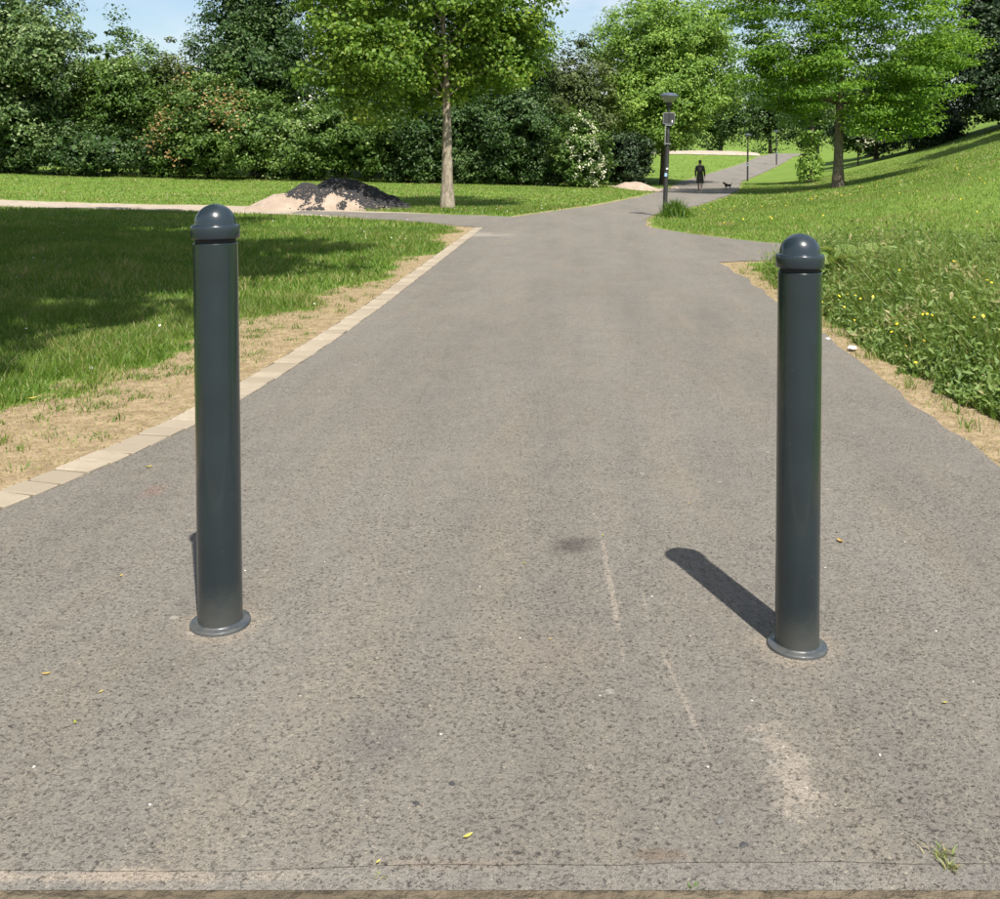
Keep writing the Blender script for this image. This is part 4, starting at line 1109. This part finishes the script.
def person(loc, rz):
    root = empty('person', loc); root.rotation_euler[2] = rz; root.scale = (0.88, 0.92, 0.99)
    tag(root, 'person in knee length dark clothes with a small backpack walking away up the path', 'person')
    V = [(0, 0, 0.95), (0, 0.01, 1.15), (0, 0.02, 1.32), (0, 0.01, 1.45), (0, 0.02, 1.53), (0, 0.03, 1.62), (0, 0.03, 1.72)]
    R = [(0.15, 0.11), (0.125, 0.095), (0.155, 0.10), (0.11, 0.075), 0.05, (0.075, 0.09), (0.06, 0.07)]
    E = [(i, i + 1) for i in range(6)]
    def add(par, pts, rad):
        p = par
        for q, r in zip(pts, rad):
            V.append(q); R.append(r); E.append((p, len(V) - 1)); p = len(V) - 1
        return p
    for s, fw in ((-1, 1), (1, -1)):
        add(0, [(s * 0.095, 0.0, 0.88), (s * 0.10, 0.10 * fw + 0.02, 0.50), (s * 0.095, 0.13 * fw - (0.10 if fw < 0 else 0), 0.09), (s * 0.10, 0.13 * fw - (0.10 if fw < 0 else 0) + 0.12, 0.045)], [0.09, 0.062, 0.04, 0.035])
        h_ = add(3, [(s * 0.19, 0.01, 1.42), (s * 0.245, -0.06 * fw, 1.14), (s * 0.265, -0.06 * fw + 0.10, 0.90), (s * 0.262, -0.06 * fw + 0.12, 0.84)], [0.058, 0.044, 0.03, (0.016, 0.036)])
        hx_, hy_, hz_ = V[h_]
        for f_, (dy, L) in enumerate(((-0.03, 0.062), (-0.01, 0.075), (0.01, 0.07), (0.03, 0.055))):
            add(h_, [(hx_, hy_ + dy, hz_ - 0.035), (hx_ - s * 0.008, hy_ + dy, hz_ - 0.04 - L * 0.55), (hx_ - s * 0.022, hy_ + dy, hz_ - 0.04 - L)], [0.009, 0.008, 0.007])
        add(h_, [(hx_ - s * 0.012, hy_ + 0.035, hz_ - 0.005), (hx_ - s * 0.02, hy_ + 0.055, hz_ - 0.045)], [0.010, 0.008])
    body = skin_obj('body', V, E, R, M_SKIN, root)
    # knee-length coat, open shape that follows the body
    rows = [(1.47, 0.085, 0.075), (1.44, 0.185, 0.10), (1.36, 0.205, 0.125), (1.2, 0.175, 0.13), (1.08, 0.165, 0.13), (0.92, 0.20, 0.155), (0.72, 0.215, 0.18), (0.52, 0.205, 0.19)]
    n = 24
    Vc, Q = [], []
    for j, (z, a, b_) in enumerate(rows):
        for k in range(n):
            t = 2 * math.pi * k / n; w = 1 + 0.05 * math.sin(k * 3.1) * (j / 7)
            Vc.append((a * w * math.cos(t), 0.02 + b_ * w * math.sin(t), z))
    for j in range(len(rows) - 1):
        for k in range(n): Q.append((j * n + k, (j + 1) * n + k, (j + 1) * n + (k + 1) % n, j * n + (k + 1) % n))
    link('coat', mesh_tris('coat', np.array(Vc), Q, True), M_COAT, root)
    for s, fw in ((-1, 1), (1, -1)):
        tv, tq = tube_np([(s * 0.16, 0.01, 1.43), (s * 0.205, 0.0, 1.36), (s * 0.247, -0.06 * fw, 1.14), (s * 0.267, -0.06 * fw + 0.085, 0.93)], [0.065, 0.072, 0.060, 0.050], 12)
        link('sleeve', mesh_tris('sleeve', tv, tq, True), M_COAT, root)
        sh = box_bm(0.095, 0.26, 0.085, 0.03, 3)
        fy_ = 0.13 * fw - (0.10 if fw < 0 else 0)
        bm_obj('shoe', sh, M_SHOE, root, True, (s * 0.098, fy_ + 0.05, 0.045))
    hb = bmesh.new(); bmesh.ops.create_uvsphere(hb, u_segments=20, v_segments=14, radius=1)
    for v in hb.verts:
        c = v.co; v.co = (c.x * 0.098, 0.02 + c.y * 0.112 - 0.012, 1.665 + c.z * (0.105 if c.z > 0 else 0.13))
        if v.co.y > 0.075 and v.co.z < 1.70: v.co.y = 0.06
    bm_obj('hair', hb, M_HAIR, root, True)
    for s in (-1, 1):
        eb = bmesh.new(); bmesh.ops.create_uvsphere(eb, u_segments=8, v_segments=6, radius=0.012)
        bm_obj('eye', eb, M_WSTK, root, True, (s * 0.032, 0.108, 1.645))
    nb = bmesh.new(); bmesh.ops.create_cone(nb, segments=8, radius1=0.018, radius2=0.006, depth=0.05, cap_ends=True)
    bm_obj('nose', nb, M_SKIN, root, True, (0, 0.118, 1.625))
    pk = box_bm(0.22, 0.11, 0.32, 0.04, 3)
    bm_obj('backpack', pk, M_PACK, root, True, (0, -0.155, 1.24))
    for s in (-1, 1):
        sv_, sq_ = tube_np([(s * 0.08, -0.11, 1.38), (s * 0.085, -0.05, 1.475), (s * 0.09, 0.09, 1.40), (s * 0.09, 0.14, 1.28)], [0.018] * 4, 6)
        link('backpack_strap', mesh_tris('backpack_strap', sv_, sq_, True), M_PACK, root)
    return root
px, py = G(700, 193.5)
person((px, py, float(H(px, py)) + 0.03), -0.28)

M_FUR = plain('dark_fur', (0.022, 0.014, 0.010), 0.9, 0.4, 30)
def dog(loc, rz):
    root = empty('dog', loc); root.rotation_euler[2] = rz; root.scale = (0.85, 0.85, 0.85)
    tag(root, 'small dark brown dog at the edge of the path near the walking person', 'dog')
    V = [(-0.16, 0, 0.30), (-0.05, 0, 0.29), (0.08, 0, 0.29), (0.17, 0, 0.32), (0.24, 0, 0.41), (0.30, 0, 0.45), (0.37, 0, 0.43), (0.41, 0, 0.42)]
    R = [0.07, (0.066, 0.075), (0.075, 0.09), 0.075, 0.05, 0.055, 0.03, 0.022]
    E = [(i, i + 1) for i in range(7)]
    def add(p, pts, rad):
        for q, r in zip(pts, rad): V.append(q); R.append(r); E.append((p, len(V) - 1)); p = len(V) - 1
    for s in (-1, 1):
        add(3, [(0.16, s * 0.055, 0.24), (0.14 + 0.03 * s, s * 0.058, 0.13), (0.15 + 0.03 * s, s * 0.058, 0.02), (0.18 + 0.03 * s, s * 0.058, 0.012)], [0.04, 0.024, 0.018, 0.018])
        add(0, [(-0.15, s * 0.055, 0.24), (-0.10 - 0.02 * s, s * 0.06, 0.18), (-0.20 - 0.02 * s, s * 0.06, 0.10), (-0.18 - 0.02 * s, s * 0.06, 0.02), (-0.15 - 0.02 * s, s * 0.06, 0.012)], [0.05, 0.035, 0.020, 0.017, 0.017])
        add(5, [(0.28, s * 0.045, 0.50), (0.27, s * 0.055, 0.535)], [0.02, 0.006])
    add(0, [(-0.24, 0, 0.37), (-0.29, 0, 0.46), (-0.27, 0, 0.52)], [0.02, 0.015, 0.008])
    skin_obj('body', V, E, R, M_FUR, root, 2, 2)
    return root
px, py = G(728, 190)
dog((px, py, float(H(px, py)) + 0.03), 2.6)

# ------------------------------------------------------------------ small things lying about
M_LITTER = plain('paper', (0.78, 0.77, 0.74), 0.7, 0.08, 20)
def crumple(name, loc, s, mat, label, cat, flat=0.4, group=None, seed=0):
    r_ = random.Random(seed)
    bm = bmesh.new(); bmesh.ops.create_icosphere(bm, subdivisions=2, radius=1)
    for v in bm.verts:
        f = r_.uniform(0.65, 1.15); v.co = (v.co.x * s * f, v.co.y * s * f * 0.75, v.co.z * s * flat * r_.uniform(0.6, 1.2) + s * flat * 0.7)
    o = bm_obj(name, bm, mat, None, False, loc); o.rotation_euler[2] = r_.uniform(0, 6)
    return tag(o, label, cat, group)
x, y = G(852, 351); crumple('litter', (x, y, 0.012), 0.045, M_LITTER, 'scrap of white paper on the earth beside the right bollard', 'litter', 0.45, None, 3)
x, y = G(828, 341); crumple('litter', (x, y, 0.012), 0.022, M_LITTER, 'small white scrap just right of the right bollard, above the larger one', 'litter', 0.45, None, 4)
x, y = G(826, 303); crumple('stone', (x, y + 0.1, 0.02), 0.10, M_KERB, 'pale rough stone half hidden behind the right bollard', 'stone', 0.9, None, 5)
x, y = G(91, 372); crumple('litter', (x, y, 0.02), 0.02, M_LITTER, 'tiny white scrap on the grass edge left of the left bollard', 'litter', 0.5, None, 6)
M_PEB = plain('dark_pebble', (0.045, 0.043, 0.045), 0.6, 0.3, 60)
M_PEB2 = plain('grey_pebble', (0.12, 0.115, 0.11), 0.8, 0.3, 60)
M_PEB3 = plain('white_pebble', (0.62, 0.59, 0.53), 0.8, 0.15, 60)
for i, (u, v, s, m, lb) in enumerate(((744, 850.5, 0.011, M_PEB, 'dark shiny pebble near the bottom of the path'), (720, 827, 0.012, M_PEB2, 'grey flat pebble above the dark shiny one'),
        (452, 789, 0.010, M_PEB, 'black stone chip left of centre in the foreground'), (416, 809, 0.010, M_PEB, 'black stone chip just below and left of another'),
        (696, 805, 0.008, M_PEB2, 'round grey pebble near the scratch in the asphalt'), (684, 768, 0.006, M_PEB, 'tiny black chip beside the scratch'))):
    x, y = G(u, v); crumple('pebble', (x, y, 0.010), s, m, lb, 'pebble', 0.35, 'stone chips on the asphalt', 20 + i)
for i, (u, v) in enumerate(((594, 517), (546, 671), (708, 772), (825, 571), (34, 772), (441, 739), (245, 574), (936, 635), (973, 686), (652, 600), (520, 642), (430, 710), (360, 500), (325, 565), (905, 545), (690, 640), (600, 700), (752, 705), (300, 700), (150, 810), (880, 760), (480, 590), (560, 470), (640, 420), (470, 400), (720, 400), (420, 330), (560, 300), (352, 295))):
    x, y = G(u, v); crumple('pebble', (x, y, 0.011), random.uniform(0.002, 0.004), M_PEB3, 'tiny white stone chip scattered on the asphalt', 'pebble', 0.6, 'white stone chips on the asphalt', 60 + i)
M_FLEAF = leaf_mat('fallen_leaf', [(0, (0.20, 0.25, 0.04)), (0.5, (0.48, 0.42, 0.10)), (1, (0.42, 0.27, 0.10))], 0.2)
def fallen_leaf(u, v, L, tint, lb, grp=None):
    L *= 0.72
    x, y = G(u, v); a = random.uniform(0, 6.28)
    V, Q = [], []
    for i in range(6):
        s = i / 5; w = 0.20 * math.sin(math.pi * (0.04 + 0.92 * s)) * L
        for q in (-1, 0, 1): V.append(((s - 0.5) * L, q * w, 0.002 + 0.10 * L * abs(q) + 0.16 * L * (s - 0.4) ** 2 * 2))
    for i in range(5):
        for c in (0, 1): Q.append((i * 3 + c, i * 3 + c + 1, i * 3 + c + 4, i * 3 + c + 3))
    me = mesh_tris('fallen_leaf', np.array(V), Q, True); pattr(me, 'tint', np.full(len(V), tint))
    o = link('fallen_leaf', me, M_FLEAF, None, (x, y, 0.0125)); o.rotation_euler[2] = a
    tag(o, lb, 'leaf', grp)
for (u, v, L, ti, lb) in ((46, 679, 0.035, 0.8, 'tan fallen leaf far left in the foreground'), (75, 728, 0.026, 0.1, 'green leaf scrap below the tan leaf on the left'), (101, 697, 0.02, 0.6, 'yellow leaf scrap between the tan leaf and the left bollard'),
                          (468, 843, 0.034, 0.45, 'yellow leaf sliver near the bottom centre'), (378, 869, 0.02, 0.5, 'pale leaf scrap on the bottom seam'), (524, 567, 0.022, 0.15, 'small green leaf left of the dark stain'),
                          (603, 539, 0.02, 0.4, 'yellow scrap at the top of the scratch'), (550, 644, 0.018, 0.8, 'orange scrap left of the scratch'), (149, 470, 0.05, 0.6, 'curled yellow leaf on the asphalt near the pavers'),
                          (32, 401, 0.09, 0.5, 'large pale yellow leaf on the bare earth at far left'), (689, 507, 0.018, 0.9, 'orange speck in the middle of the path'), (840, 545, 0.06, 0.95, 'brown seed stalk right of the right bollard'),
                          (121, 580, 0.03, 0.7, 'tan stalk left of the left bollard'), (945, 708, 0.02, 0.5, 'pale leaf scrap at far right in the foreground')):
    fallen_leaf(u, v, L, ti, lb)
M_WIG = M_WEED
def weed_tuft(u, v, r, h, n, tint, lb):
    x0, y0 = G(u, v)
    x = rng.normal(0, r, n); y = rng.normal(0, r * 0.6, n)
    root = blades('weed_tuft', x, y, np.full(n, 0.012), h * rng.uniform(0.3, 1, n), rng.uniform(0.003, 0.006, n), 1.6, np.clip(rng.normal(tint, 0.12, n), 0, 1), M_WEED)
    root.location = (x0, y0, 0)
    tag(root, lb, 'weed')
weed_tuft(943, 860, 0.012, 0.03, 70, 0.93, 'yellowing weed tuft in the seam at the bottom right')
weed_tuft(952, 872, 0.008, 0.025, 40, 0.93, 'thin dry sprig below the yellowing weed tuft')
weed_tuft(694, 890, 0.006, 0.014, 26, 0.4, 'tiny green sprout in the bottom seam')
weed_tuft(378, 880, 0.01, 0.012, 26, 0.95, 'brown dry sprig in the bottom seam left of centre')
